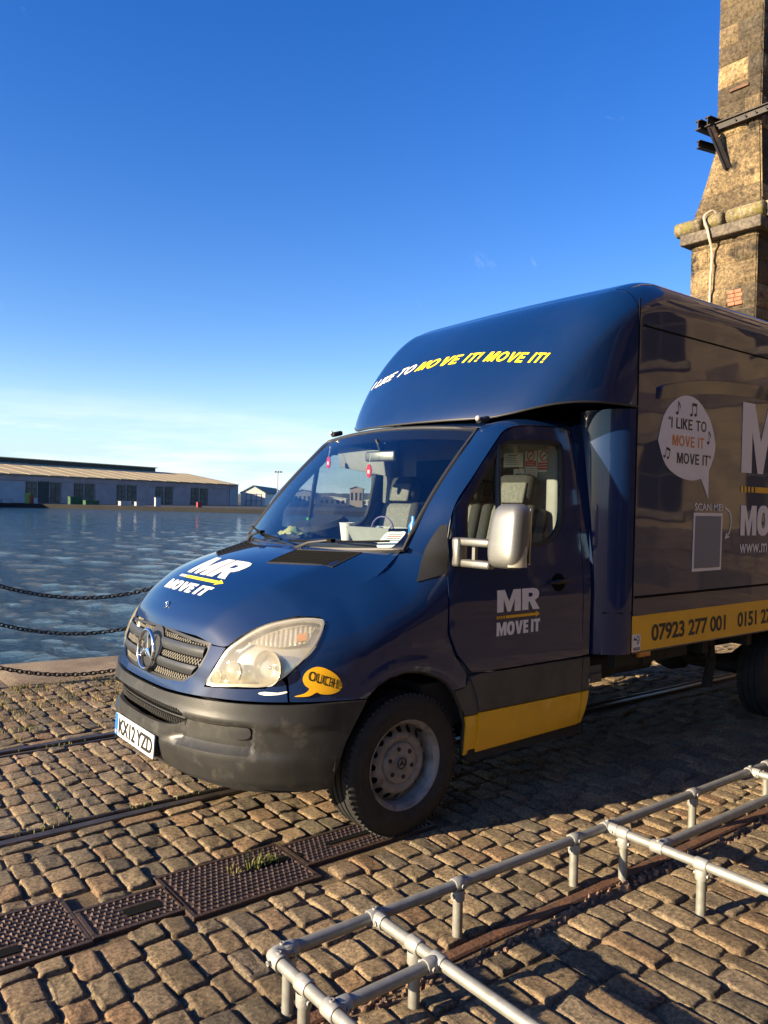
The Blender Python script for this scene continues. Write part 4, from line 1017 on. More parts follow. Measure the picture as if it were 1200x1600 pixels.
for sg in (1, -1):
    vt = empty('bonnet_vent', (0, 0, 0)); vt.parent = bonnet
    panel('vent_well', [(sg*a, b) for a, b in vent], lambda a, b: hood(a, b, .0012), M['black'], vt, res=.06, th=.004)
    n_ = 9
    for i in range(n_):
        k = (i+.5)/n_
        a0 = tuple(vent[0][q]+(vent[3][q]-vent[0][q])*k for q in (0, 1)); a1 = tuple(vent[1][q]+(vent[2][q]-vent[1][q])*k for q in (0, 1)); mb = MB()
        pth = [hood(sg*(a0[0]+(a1[0]-a0[0])*s_), a0[1]+(a1[1]-a0[1])*s_, .0025) for s_ in (0, .33, .66, 1)]
        mb.tube(pth, .0034, 5); mb.build('vent_slat', M['black'], vt, 60)
    mb = MB(); ring = [vent[0], vent[1], vent[2], vent[3], vent[0]]
    mb.tube([hood(sg*p[0], p[1], .001) for p in resample(vent, .12)+[vent[0]]], .005, 5, cap=False); mb.build('vent_frame', M['blackplastic'], vt, 60)
# bonnet lettering: reads from the front, so its left is the van's right
# (a: -w across towards the van's right ... )
def hb(a, b): return hood(a, b, .0018)
heavy('lettering', 'MR', (-.29, .31, .395, .222), hb, M['white'], bonnet, res=.05)
arrow_logo(bonnet, (-.33, .365, .474, .412), hb, M['yellowtxt'], M['white'], res=.06)
heavy('lettering', 'MOVE IT', (-.375, .355, .603, .500), hb, M['white'], bonnet, res=.05)
star(hood(-.02, .765, .004), (hood(0, .765, .1)-hood(0, .765)), (-1, 0, .4), .019, M['chrome'], bonnet, 'small_star_badge', ring=.003, arm=.004, dep=.003)

# ---- front wings with wheel arches
arch = [(1.326, .722), (1.345, .74), (1.386, .775), (1.459, .808), (1.558, .822), (1.661, .81), (1.768, .772), (1.83, .735), (1.874, .690)]
wing = [(.930, 1.096), (1.015, 1.118), (1.185, 1.177), (1.43, 1.269), (1.655, 1.394), (1.69, 1.42), (1.845, 1.45), (1.838, 1.336), (1.824, 1.208), (1.822, .983), (1.878, .864), (1.962, .762), (1.955, .700)]+list(reversed(arch))+[(1.10, .724), (.957, .726), (.945, .802), (.935, .838), (.992, .903), (1.061, .984), (1.099, 1.066), (1.072, 1.094), (.967, 1.096)]
lowp = [(1.880, .683), (1.95, .693), (1.985, .733), (2.04, .62), (2.058, .545), (1.965, .545), (1.93, .60)]
yelp = [(1.966, .540), (2.057, .540), (2.06, .335), (1.985, .330)]
for sg in (1, -1):
    o = P_('front_wing', sided(wing, sg), lambda t, z: skin_off(t, z, .006*max(0, 1-abs(math.hypot(abs(t)-1.585, z-.40)-.45)/.06)), M['blue'], res=.032)
    panel('sail_trim', sided([(1.672, 1.243), (1.76, 1.40), (1.835, 1.52), (1.858, 1.53), (1.846, 1.42), (1.833, 1.285)], sg), lambda t, z: skin_off(t, z, .005+.032*sstep(1.30, 1.40, z)), M['blackplastic'], o, res=.02, th=.012)
    panel('arch_cladding', sided(lowp, sg), lambda t, z: skin_off(t, z, .004), M['cladding'], o, res=.04)
    panel('yellow_arch_corner', sided(yelp, sg), lambda t, z: skin_off(t, z, .004), M['yellow'], o, res=.05)
    mb = MB(); mb.tube([skin_off(sg*t, z, -.012) for t, z in arch+[(1.93, .60), (1.968, .50), (1.985, .335)]], .012, 6); mb.build('arch_lip', M['blackplastic'], o, 60)
    # wheel house liner
    mb = MB(); n_ = 18; vs_ = []; fs = []
    for i in range(n_+1):
        a = R(4+172*i/n_); x, z = .0+.43*math.cos(a), .37+.45*math.sin(a)
        vs_ += [(x, sg*.95, max(.25, z)), (x, sg*.52, max(.25, z))]
    fs = [(2*i, 2*i+2, 2*i+3, 2*i+1) for i in range(n_)]
    mb.add(vs_, fs); mb.add([vs_[2*i+1] for i in range(n_+1)], [tuple(range(n_+1))]); mb.build('wheel_house', M['black'], o)
panel('ouch_sticker', smooth_poly([(1.005, .83), (1.02, .865), (1.06, .883), (1.111, .872), (1.165, .84), (1.192, .80), (1.185, .772), (1.145, .757), (1.095, .760), (1.075, .768), (1.04, .752), (.975, .752), (1.02, .765), (1.04, .785), (1.02, .80)], 3), lambda t, z: skin_off(t, z, .0075), M['yellow'], van, res=.025, th=.001)
letter('ouch_letters', 'OUCH!', (0, .138, 0, .042), lambda a, b: skin_off(1.028+a+.1*b, .826+b-.33*a, .0095), M['dark'], van, bold=.0)
# scratched-through paint under the left lamp
panel('paint_scrape', smooth_poly([(.81, .762), (.84, .770), (.90, .768), (.935, .775), (.94, .768), (.90, .758), (.84, .754)], 2), lambda t, z: skin_off(t, z, .0055), M['cream'], van, res=.02, th=.0008)

# ---- doors
dout = [(-.233, 1.285), (-.251, 1.424), (-.299, 1.615), (-.46, 1.795), (-.627, 1.968), (-.704, 2.039), (-.79, 2.073), (-.93, 2.09), (-1.208, 2.10), (-1.262, 2.088), (-1.295, 2.045), (-1.30, 1.95), (-1.30, 1.40), (-1.296, .765), (-.45, .765), (-.385, .775), (-.29, .872), (-.236, .985), (-.228, 1.20)]
wout = smooth_poly([(-.362, 1.455), (-.372, 1.60), (-.405, 1.67), (-.625, 1.925), (-.70, 1.985), (-.80, 2.004), (-1.12, 2.02), (-1.19, 2.0), (-1.205, 1.93), (-1.183, 1.74), (-1.155, 1.56), (-1.09, 1.465), (-.99, 1.422), (-.84, 1.41), (-.55, 1.418), (-.40, 1.432)], 3)
def shrink(poly, d):
    n = len(poly); o = []
    ar = sum(poly[i-1][0]*poly[i][1]-poly[i][0]*poly[i-1][1] for i in range(n)); s_ = 1 if ar > 0 else -1
    for i in range(n):
        a, b, c = poly[i-1], poly[i], poly[(i+1) % n]; tx, ty = c[0]-a[0], c[1]-a[1]; l = math.hypot(tx, ty) or 1
        o.append((b[0]-s_*ty/l*d, b[1]+s_*tx/l*d))
    return o
for sg in (1, -1):
    dr = empty('cab_door', (0, 0, 0)); dr.parent = van
    S = lambda d: (lambda x, z: side(x, z, sg, d))
    crease = lambda x, z: side(x, z, sg, .004-.006*math.exp(-((z-1.05)/.012)**2)+.006*sstep(.95, .80, z))
    panel('door_skin', dout, crease, M['blue'], dr, res=.035, th=.02, holes=[wout])
    panel('window_seal', shrink(wout, -.004), S(.001), M['blackplastic'], dr, res=.03, th=.03, holes=[shrink(wout, .022)])
    panel('window_glass', shrink(wout, .014), S(-.014), M['sideglass'], dr, res=.06, th=.004)
    mb = MB(); mb.tube([side(-.66, 1.965, sg, -.008), side(-.64, 1.75, sg, -.008), side(-.62, 1.43, sg, -.008)], .017, 6); mb.build('quarter_bar', M['blackplastic'], dr, 60)
    panel('door_cladding', [(-.385, .748), (-.437, .755), (-1.296, .752), (-1.296, .556), (-.458, .556), (-.44, .63)], S(.012), M['cladding'], dr, res=.06, th=.03)
    panel('door_yellow_strip', [(-.458, .550), (-1.296, .550), (-1.296, .357), (-.46, .336)], S(.014), M['yellow'], dr, res=.08, th=.03)
    # handle in its dark cup
    cup = [(-1.075+.058*math.cos(a), 1.205+.052*math.sin(a)) for a in [2*math.pi*i/18 for i in range(18)]]
    panel('handle_cup', cup, S(.0055), M['black'], dr, res=.04, th=.004)
    mb = MB(); mb.tube([side(-.995, 1.207, sg, .012), side(-1.03, 1.21, sg, .03), side(-1.09, 1.213, sg, .034), side(-1.16, 1.216, sg, .012)], [.010, .014, .014, .010], 8); mb.build('door_handle', M['blackplastic'], dr, 60)
    # inner door skin below the window
    panel('door_lining', [(-.28, 1.40), (-1.26, 1.40), (-1.26, .60), (-.42, .60)], S(-.07), M['trim'], dr, res=.12, th=.02)
    if sg > 0:
        fn = lambda a, b: side(a, b, 1, .0062)
        heavy('lettering', 'MR', (-.572, -.912, 1.066, 1.184), fn, M['cream'], dr, res=.09)
        arrow_logo(dr, (-.570, -.915, 1.022, 1.056), lambda a, b: side(a, b, 1, .0066), M['yellow'], M['yellow'])
        heavy('lettering', 'MOVE IT', (-.572, -.918, .940, 1.012), fn, M['cream'], dr, res=.09)
    # strip behind the door (cab B-post)
    ps = empty('cab_rear_post', (0, 0, 0)); ps.parent = van
    panel('post_skin', [(-1.306, 2.12), (-1.402, 2.14), (-1.402, 1.63), (-1.372, 1.28), (-1.366, .765), (-1.303, .765), (-1.307, 1.4)], S(.003), M['blue'], ps, res=.05, th=.02)
    panel('post_cladding', [(-1.303, .752), (-1.366, .752), (-1.368, .556), (-1.303, .556)], S(.012), M['cladding'], ps, res=.05, th=.03)
    panel('post_yellow_strip', [(-1.303, .550), (-1.368, .550), (-1.362, .50), (-1.352, .46), (-1.345, .42), (-1.325, .365), (-1.303, .358)], S(.014), M['yellow'], ps, res=.05, th=.03)
    mb = MB(); mb.box((-.88, sg*.93, .325), (.94, .06, .06)); mb.build('sill', M['under'], ps)

# ---- windscreen, pillars, cab roof
def ws(s, v, d=0):
    bx_ = .125-.19*s*s; tx = -.60-.045*s*s
    z = (1.372+.028*abs(s)**2)+((2.098-.04*s*s)-(1.372+.028*s*s))*v
    p = Vector((bx_+(tx-bx_)*v+.035*math.sin(math.pi*v), s*(.815-.075*v), z)); n = Vector((.70, .25*s, .66)).normalized()
    return p+n*d
v, f = quad_grid(lambda a, b: ws(-.985+1.97*a, .012+.976*b, .004), 24, 14); w, g = solidify(v, f, .005, REFC); mesh_obj('windscreen', w, g, M['glass'], van, 60)
v, f = quad_grid(lambda a, b: ws(-.985+1.97*a, 0.905+.085*b, -.006), 24, 2); w, g = solidify(v, f, .003, REFC); mesh_obj('windscreen_band', w, g, M['black'], van, 60)
fr = MB()
edge = [ws(-1+2*i/20, 0) for i in range(21)]+[ws(1, j/14) for j in range(1, 15)]+[ws(1-2*i/20, 1) for i in range(1, 21)]+[ws(-1, 1-j/14) for j in range(1, 14)]
fr.tube(edge+[edge[0]], .013, 6, cap=False); fr.build('windscreen_seal', M['blackplastic'], van, 60)
dcut = [(-.10, 1.385), (-.232, 1.30), (-.246, 1.424), (-.294, 1.619), (-.455, 1.80), (-.622, 1.974), (-.70, 2.046), (-.79, 2.081), (-.93, 2.098), (-1.21, 2.108), (-1.402, 2.108)]
gut = [ws(1, 0)+Vector((-.0, .0, 0)), ws(1, .03), ws(1, .12), ws(1, .35), ws(1, .62), ws(1, .88), ws(1, 1), Vector((-.76, .735, 2.105)), Vector((-.93, .74, 2.14)), Vector((-1.21, .74, 2.165)), Vector((-1.402, .74, 2.165))]
for sg in (1, -1):
    A_ = [side(x, z, 1, .003) for x, z in dcut]
    A_[0] = skin(1.70, 1.40); B_ = gut
    A2 = smooth_poly([tuple(p) for p in A_[1:]], 4, False); B2 = smooth_poly([tuple(p) for p in B_[1:]], 4, False)
    def pil(a, b):
        i = a*(len(A2)-1); k = int(min(i, len(A2)-2)); t_ = i-k
        p = Vector(A2[k]).lerp(Vector(A2[k+1]), t_); q = Vector(B2[k]).lerp(Vector(B2[k+1]), t_); m_ = p.lerp(q, b)
        dr_ = (Vector(A2[k+1])-Vector(A2[k])); ac = (q-p); n = dr_.cross(ac)
        n = n.normalized() if n.length > 1e-9 else Vector((0, 0, 1))
        if n.y+n.z < 0: n = -n
        m_ = m_+n*(.30*ac.length*b*(1-b))
        return Vector((m_.x, sg*m_.y, m_.z))
    v, f = quad_grid(pil, 48, 7); w, g = solidify(v, f, .018, REFC); mesh_obj('windscreen_pillar', w, g, M['blue'], van, 60)
def roof_fn(a, b):
    # a across, b from the windscreen to the rear
    s_ = -1+2*a; fpt = ws(s_, 1); r_ = Vector((-1.41, s_*.74, 2.165+.035*(1-s_*s_))); m1 = Vector((-.86, s_*.74, 2.125+.04*(1-s_*s_)))
    return (fpt*(1-b)**2+m1*2*b*(1-b)+r_*b*b)
v, f = quad_grid(roof_fn, 20, 10); w, g = solidify(v, f, .02, Vector((-.9, 0, 1.2))); mesh_obj('cab_roof', w, g, M['blue'], van, 60)
# cowl between bonnet and glass
v, f = quad_grid(lambda a, b: ws(-.985+1.97*a, 0)*(1-b)+hood(-.975+1.95*a, .0)*b+Vector((0, 0, -.012*math.sin(math.pi*b))), 24, 3); w, g = solidify(v, f, .01, REFC); mesh_obj('cowl', w, g, M['blackplastic'], van, 60)
# wipers
for (s0, v0, s1, v1, pv) in ((.90, .045, .02, .028, .12), (-.10, .030, -.93, .075, -.72)):
    wp = empty('wiper', (0, 0, 0)); wp.parent = van
    pts = [ws(s0+(s1-s0)*i/8, v0+(v1-v0)*i/8, .022) for i in range(9)]
    MB().tube(pts, .006, 5).build('blade', M['black'], wp, 60)
    MB().tube([ws(pv, -.035, .02), ws(pv+(s0+s1-2*pv)*.25, .005, .045), ws((s0+s1)/2, (v0+v1)/2, .036)], [.013, .009, .007], 6).build('arm', M['blackplastic'], wp, 60)
    MB().box(ws((s0+s1)/2, (v0+v1)/2, .032), (.03, .05, .02)).build('clip', M['black'], wp)
# marker lamps at the windscreen's upper corners
for sg in (1, -1):
    c = Vector((-.70, sg*.725, 2.118)); ml = empty('marker_lamp', (0, 0, 0)); ml.parent = van
    MB().box(c, (.085, .042, .034), Matrix.Rotation(R(14), 3, 'Y'), bev=.012).build('lamp_base', M['blackplastic'], ml, 50)
    MB().lathe([(.016, 0), (.016, .008), (.011, .014), (.001, .016)], c+Vector((.042, sg*.004, .004)), (1, 0, .1), 16).build('lens', M['lampbezel'], ml, 60)

# ---- door mirror (only the near one shows in the picture)
for sg in (1,):
    mr = empty('door_mirror', (0, 0, 0)); mr.parent = van
    Y = lambda p: Vector((p[0], sg*p[1], p[2]))
    prof = []   # shell: rounded box, taller than wide, bulging forward
    def shell(a, b):
        th_ = 2*math.pi*a; ph = math.pi*(b-.5)
        cx_, sx_ = math.cos(th_), math.sin(th_)
        e = .42
        w_ = math.copysign(abs(cx_)**e, cx_)*abs(math.cos(ph))**.38; h_ = math.copysign(abs(math.sin(ph))**.62, math.sin(ph)); d_ = math.copysign(abs(sx_)**.8, sx_)*abs(math.cos(ph))**.5
        yy = 1.300+.100*w_*(1-.06*h_); zz = 1.489+.156*h_
        xx = -.335+(.085 if d_ > 0 else .035)*d_-.02*h_
        return Y((xx, yy, zz))
    v, f = quad_grid(shell, 36, 22); w = v; mesh_obj('mirror_shell', v, f if sg < 0 else [tuple(reversed(q)) for q in f], M['silver'], mr, 60)
    mb = MB(); mb.box(Y((-.375, 1.300, 1.49)), (.012, .17, .27), bev=.005); mb.build('mirror_glass', M['chrome'], mr)
    lo = Vector((-.27, .985, 1.345)); hi = Vector((-.265, .98, 1.452))
    mb = MB(); mb.box(Y((-.305, 1.08, 1.340)), (.06, .25, .040), bev=.012); mb.box(Y((-.302, 1.08, 1.448)), (.06, .25, .040), bev=.012); mb.box(Y((-.292, .985, 1.394)), (.075, .055, .148), bev=.015); mb.box(Y((-.318, 1.07, 1.394)), (.02, .02, .09))
    mb.build('mirror_arm', M['silver'], mr, 50)
    def ind(a, b):
        th_ = R(4+66*a); zz = 1.345+.105*b*(1.0-.75*a); return Y((-.335+.088*math.sin(th_)*1.0, 1.300+.105*math.cos(th_)**.6, zz))
    v, f = quad_grid(lambda a, b: ind(1-a, b), 8, 6); w, g = solidify(v, f, .012, Y((-.34, 1.31, 1.4))); mesh_obj('indicator', w, g, M['lens'], mr, 60)
    v, f = quad_grid(lambda a, b: ind(1-a, b)*.98+Y((-.335, 1.31, 1.4))*.02, 8, 6); w, g = solidify(v, f, .004, Y((-.34, 1.31, 1.4))); mesh_obj('indicator_reflector', w, g, M['reflector'], mr, 60)
# ---- the load box with its aerodynamic head
X0, BW, BT, BB = -1.62, 1.10, 3.085, .758
XR = -5.75
DROP, DLEN = .10, .36
def rdrop(x): return DROP*max(0, (x-(X0-DLEN))/DLEN)**2
def boxsec(k):
    """half-section outline of the box from the near lower edge over the roof to the far lower edge, k 0..1"""
    r = .20; Hs = BT-r-BB; Ws = 2*(BW-r); q = math.pi*r/2; tot = 2*Hs+2*q+Ws; d = k*tot
    if d < Hs: return (BW, BB+d)
    d -= Hs
    if d < q: a = d/r; return (BW-r+r*math.cos(a), BT-r+r*math.sin(a))
    d -= q
    if d < Ws: return (BW-r-d, BT+.012*math.sin(math.pi*d/Ws))
    d -= Ws
    if d < q: a = math.pi/2+d/r; return (-BW+r+r*math.cos(a), BT-r+r*math.sin(a))
    d -= q; return (-BW, BT-r-d)
load = empty('load_box', (0, 0, 0)); load.parent = van
# body: rounded section extruded rearwards
ks = sorted(set([i/150 for i in range(151)])); n_ = len(ks)
xsn = [X0-.004]+[X0-.004-DLEN*i/8 for i in range(1, 9)]+[-2.6, -3.6, -4.7, XR]
vs_ = [(x, boxsec(k)[0], boxsec(k)[1]-rdrop(x)*sstep(2.55, 3.02, boxsec(k)[1])) for x in xsn for k in ks]; fs = [(j*n_+i, j*n_+i+1, (j+1)*n_+i+1, (j+1)*n_+i) for j in range(len(xsn)-1) for i in range(n_-1)]
fs.append(tuple(range((len(xsn)-1)*n_, len(xsn)*n_)))
mb = MB(); mb.add(vs_, fs); body = mb.build('box_body', M['blue'], load, 40); 
mb = MB(); mb.box(((X0+XR)/2, 0, BB+.02), (X0-XR-.02, 2*BW-.02, .04)); mb.build('box_floor', M['under'], load)
mb = MB(); mb.box((X0-.03, 0, (BB+2.2)/2), (.04, 2*BW-.03, 2.2-BB)); mb.build('box_front_wall', M['blue'], load)
# panel gaps and trim mouldings on the near and far side
for sg in (1, -1):
    Bx = lambda x, z, d=0: Vector((x, sg*(BW+d), z))
    mb = MB(); mb.box((X0-.006, sg*(BW-.0), (BB+2.90)/2), (.010, .006, 2.90-BB)); mb.build('corner_seam', M['black'], body)
    mb = MB(); mb.box(((X0+XR)/2-.02, sg*BW, 2.742), (X0-XR-.06, .005, .010)); mb.build('roof_seam', M['black'], body)
    mb = MB(); mb.tube([(X0-.03, sg*(BW+.002), 1.098), (XR+.05, sg*(BW+.002), 1.108)], .008, 6); mb.build('lower_seam', M['black'], body)
    # raised swoosh moulding
    topc = smooth_poly([(-1.815, 2.378), (-1.95, 2.415), (-2.31, 2.478), (-2.75, 2.515), (-3.3, 2.525), (-4.2, 2.48), (-5.3, 2.36)], 5, False)
    vs_ = []; fs = []
    for i, (x, z) in enumerate(topc):
        k = min(1, i/2.0) if i < 3 else 1
        vs_ += [(x, sg*BW, z+.006), (x, sg*(BW+.016*k), z), (x, sg*(BW+.014*k), z-.012), (x, sg*(BW+.002), z-.085*min(1, .75+i*.05))]
    for i in range(len(topc)-1):
        for q in range(3): fs.append((i*4+q, i*4+q+1, (i+1)*4+q+1, (i+1)*4+q))
    mb = MB(); mb.add(vs_, fs if sg < 0 else [tuple(reversed(q)) for q in fs]); mb.build('swoosh_moulding', M['blue'], body, 50)
    # yellow stripe band
    panel('yellow_stripe', [(X0-.004, .768), (X0-.004, .985), (XR+.05, .998), (XR+.05, .768)], lambda x, z: Bx(x, z, .004), M['yellow'], body, res=.4, th=.003, ref=Vector((-3, 0, 1)))
fnB = lambda d: (lambda x, z: Vector((x, BW+d, z)))
RB = Vector((-3, 0, 1.5))
letter('phone_number', '07923 277 001', (-1.828, -2.712, .815, .922), fnB(.0055), M['dark'], body, bold=.028, ref=RB, spacing=.96)
letter('phone_number', '0151 27', (-2.873, -3.36, .818, .925), fnB(.0055), M['dark'], body, bold=.028, ref=RB, spacing=.96)
lab = panel('inspection_label', [(-1.63, .772), (-1.63, .875), (-1.712, .872), (-1.712, .77)], fnB(.0056), M['cream'], body, res=.1, th=.001, ref=RB)
MB().tube([Vector((x_, BW+.0062, z_)) for x_, z_ in smooth_poly([(-1.640, .838), (-1.648, .856), (-1.652, .838), (-1.660, .848), (-1.666, .836), (-1.680, .862), (-1.694, .858), (-1.696, .832), (-1.684, .812), (-1.676, .828), (-1.690, .838)], 3, False)], .0022, 4).build('label_script', M['dark'], lab)
panel('label_band', [(-1.636, .775), (-1.636, .795), (-1.706, .795), (-1.706, .775)], fnB(.0068), M['greyprint'], lab, res=.1, th=.0008, ref=RB)
# speech bubble
bub = smooth_poly([(-1.848, 2.06), (-1.905, 2.221), (-2.025, 2.328), (-2.161, 2.368), (-2.30, 2.345), (-2.443, 2.236), (-2.516, 2.089), (-2.50, 1.985), (-2.445, 1.895)], 4, False)+[(-2.448, 1.709), (-2.352, 1.842)]+smooth_poly([(-2.352, 1.842), (-2.244, 1.826), (-2.088, 1.845), (-1.936, 1.916), (-1.848, 2.06)], 4, False)[1:-1]
bubble = panel('speech_bubble', bub, fnB(.003), M['cream'], body, res=.15, th=.001, ref=RB)
T_ = lambda txt, box, m: capitals('bubble_letters', txt, box, fnB(.0045), m, bubble, w=.17, ref=RB)
T_('\u201cI LIKE TO', (-1.955, -2.40, 2.15, 2.218), M['dark']); T_('MOVE IT', (-2.003, -2.375, 2.04, 2.108), M['orange']); T_('MOVE IT\u201d', (-2.06, -2.466, 1.93, 1.998), M['dark'])
def note(x, z, s, two, tilt=0):
    mb = MB(); c, sn = math.cos(tilt), math.sin(tilt)
    def q(a, b): a, b = a*s, b*s; return Vector((x-(a*c-b*sn), BW+.0048, z+(a*sn+b*c)))
    def poly(p): w, g = solidify([q(*i) for i in p], [tuple(range(len(p)))], .0006, RB); mb.add(w, g)
    def head(cx, cy): poly([(cx+.17*math.cos(2*math.pi*i/12), cy+.12*math.sin(2*math.pi*i/12)) for i in range(12)])
    head(.16, .1); poly([(.28, .1), (.34, .1), (.34, 1.0), (.28, 1.0)])
    if two: head(.76, .14); poly([(.88, .14), (.94, .14), (.94, 1.0), (.88, 1.0)]); poly([(.28, .82), (.94, .82), (.94, 1.04), (.28, 1.04)])
    else: poly([(.34, 1.0), (.34, .84), (.52, .62), (.56, .45), (.62, .62), (.5, .82)])
    mb.build('music_note', M['dark'], bubble)
note(-2.035, 2.238, .085, False); note(-2.20, 2.240, .083, True); note(-2.412, 2.072, .085, False, .1); note(-1.905, 1.962, .068, True, -.25)
letter('scan_letters', 'SCAN ME!', (-2.287, -2.637, 1.632, 1.680), fnB(.003), M['cream'], body, bold=.010, ref=RB)
qr = panel('blank_label', [(-2.276, 1.617), (-2.638, 1.617), (-2.633, 1.232), (-2.271, 1.232)], fnB(.003), M['cream'], body, res=.2, th=.001, ref=RB)
panel('label_square', [(-2.296, 1.597), (-2.618, 1.597), (-2.614, 1.252), (-2.291, 1.252)], fnB(.0045), M['greyprint'], qr, res=.2, th=.001, ref=RB)
mb = MB(); arc = smooth_poly([(-2.672, 1.655), (-2.735, 1.62), (-2.752, 1.56), (-2.735, 1.495), (-2.705, 1.462)], 4, False)
for (a, b) in zip(arc, arc[1:]):
    dx, dz = b[0]-a[0], b[1]-a[1]; l = math.hypot(dx, dz); nx_, nz_ = -dz/l*.006, dx/l*.006
    w, g = solidify([Vector((a[0]+nx_, BW+.003, a[1]+nz_)), Vector((b[0]+nx_, BW+.003, b[1]+nz_)), Vector((b[0]-nx_, BW+.003, b[1]-nz_)), Vector((a[0]-nx_, BW+.003, a[1]-nz_))], [(0, 1, 2, 3)], .001, RB); mb.add(w, g)
w, g = solidify([Vector((x, BW+.003, z)) for x, z in ((-2.675, 1.442), (-2.735, 1.452), (-2.692, 1.485))], [(0, 1, 2)], .001, RB); mb.add(w, g); mb.build('curved_arrow', M['cream'], body)
heavy('lettering', 'MR', (-2.872, -3.86, 1.905, 2.398), fnB(.003), M['cream'], body, res=.3, ref=RB)
arrow_logo(body, (-2.872, -3.88, 1.742, 1.835), fnB(.003), M['yellow'], M['yellow'], res=.4, ref=RB)
heavy('lettering', 'MOVE IT', (-2.882, -3.90, 1.463, 1.675), fnB(.003), M['cream'], body, res=.3, ref=RB)
letter('web_address', 'www.m', (-2.878, -3.27, 1.338, 1.405), fnB(.003), M['cream'], body, bold=.0, ref=RB)

# over-cab head: surface between the box's front section and the lip curve over the windscreen
def lipc(k):
    """k 0 near rear .. .5 centre front .. 1 far rear"""
    a = math.pi*k; c, s_ = math.cos(a), math.sin(a); n = 2.5
    y = BW*math.copysign(abs(c)**(2/n), c); x = X0+.90*abs(s_)**(2/n)
    z = 2.145+.105*sstep(.55, 1.0, abs(y)/BW)
    return Vector((x, y, z))
def headsec(k):
    # section of the box above z=2.25, same ordering
    r = .20; z0 = 2.25; Hs = BT-r-z0; Ws = 2*(BW-r); q = math.pi*r/2; tot = 2*Hs+2*q+Ws
    s_ = (Hs+q)/tot; d = k*tot
    full = 2*(BT-r-BB)+2*q+Ws
    y, z = boxsec((d+(z0-BB))/full); return Vector((X0, y, z-DROP*sstep(2.55, 3.02, z)))
def head(k, v, d=0):
    K = lipc(k); Q = headsec(.5+(k-.5)); ph = v*math.pi/2; n = HEADN
    zf = math.sin(ph)**(2/n); xf = 1-math.cos(ph)**(2/n); yf = .5*(xf+zf)
    p = Vector((K.x+(Q.x-K.x)*xf, K.y+(Q.y-K.y)*yf, K.z+(Q.z-K.z)*zf))
    if d:
        e = .004; a = head(min(k+e, 1), v)-head(max(k-e, 0), v); b = head(k, min(v+e, 1))-head(k, max(v-e, 0)); nn = a.cross(b).normalized()
        if nn.dot(p-Vector((-1.7, 0, 2.2))) < 0: nn = -nn
        p += nn*d
    return p
HEADN = 1.28
hd = empty('roof_fairing', (0, 0, 0)); hd.parent = van
v, f = quad_grid(lambda a, b: head(a, b), 72, 26); w, g = solidify(v, f, .012, Vector((-1.7, 0, 2.2))); mesh_obj('fairing_shell', w, g, M['blue'], hd, 50)
lp = [lipc(i/48) for i in range(49)]
mb = MB(); mb.add([p+Vector((0, 0, .004)) for p in lp]+[Vector((X0+.02, 0, 2.24))], [(i, i+1, 49) for i in range(48)]); mb.build('fairing_underside', M['blue'], hd, 60)
MB().tube([p+Vector((-.004, 0, -.002)) for p in lp], .007, 6).build('fairing_lip', M['blackplastic'], hd, 60)
# quarter-round corner deflectors between cab and box
for sg in (1, -1):
    def defl(a, b):
        an = a*math.pi/2; x = -1.40+(X0+1.40)*(1-math.cos(an)); y = .86+(BW-.86)*math.sin(an); zt_ = 2.235-.02*(1-a)
        return Vector((x, sg*y, BB+(zt_-BB)*b))
    v, f = quad_grid(defl, 14, 10); w, g = solidify(v, f, .01, Vector((-1.7, 0, 1.5))); mesh_obj('corner_deflector', w, g, M['blue'], load, 60)
    mb = MB(); mb.tube([defl(.45, .17)+Vector((.004, 0, 0)), defl(.75, .17), defl(1, .17)], .004, 5); mb.build('deflector_seam', M['black'], load)
# lettering that bends over the head
def headtxt(txt, k0, k1, m):
    capitals('lettering', txt, (0, 1, 0, 1), lambda a, b: head(k0+(k1-k0)*a, vbase(k0+(k1-k0)*a)+.054*b, .003), m, hd, w=.21, ref=Vector((-1.7, 0, 2.2)), shear=.22, res=.12)
vbase = lambda k: .350+.072*(1-((k-.5)/.235)**2)
headtxt('I LIKE TO', .735, .568, M['white']); headtxt('MOVE IT! MOVE IT!', .556, .262, M['yellowtxt'])

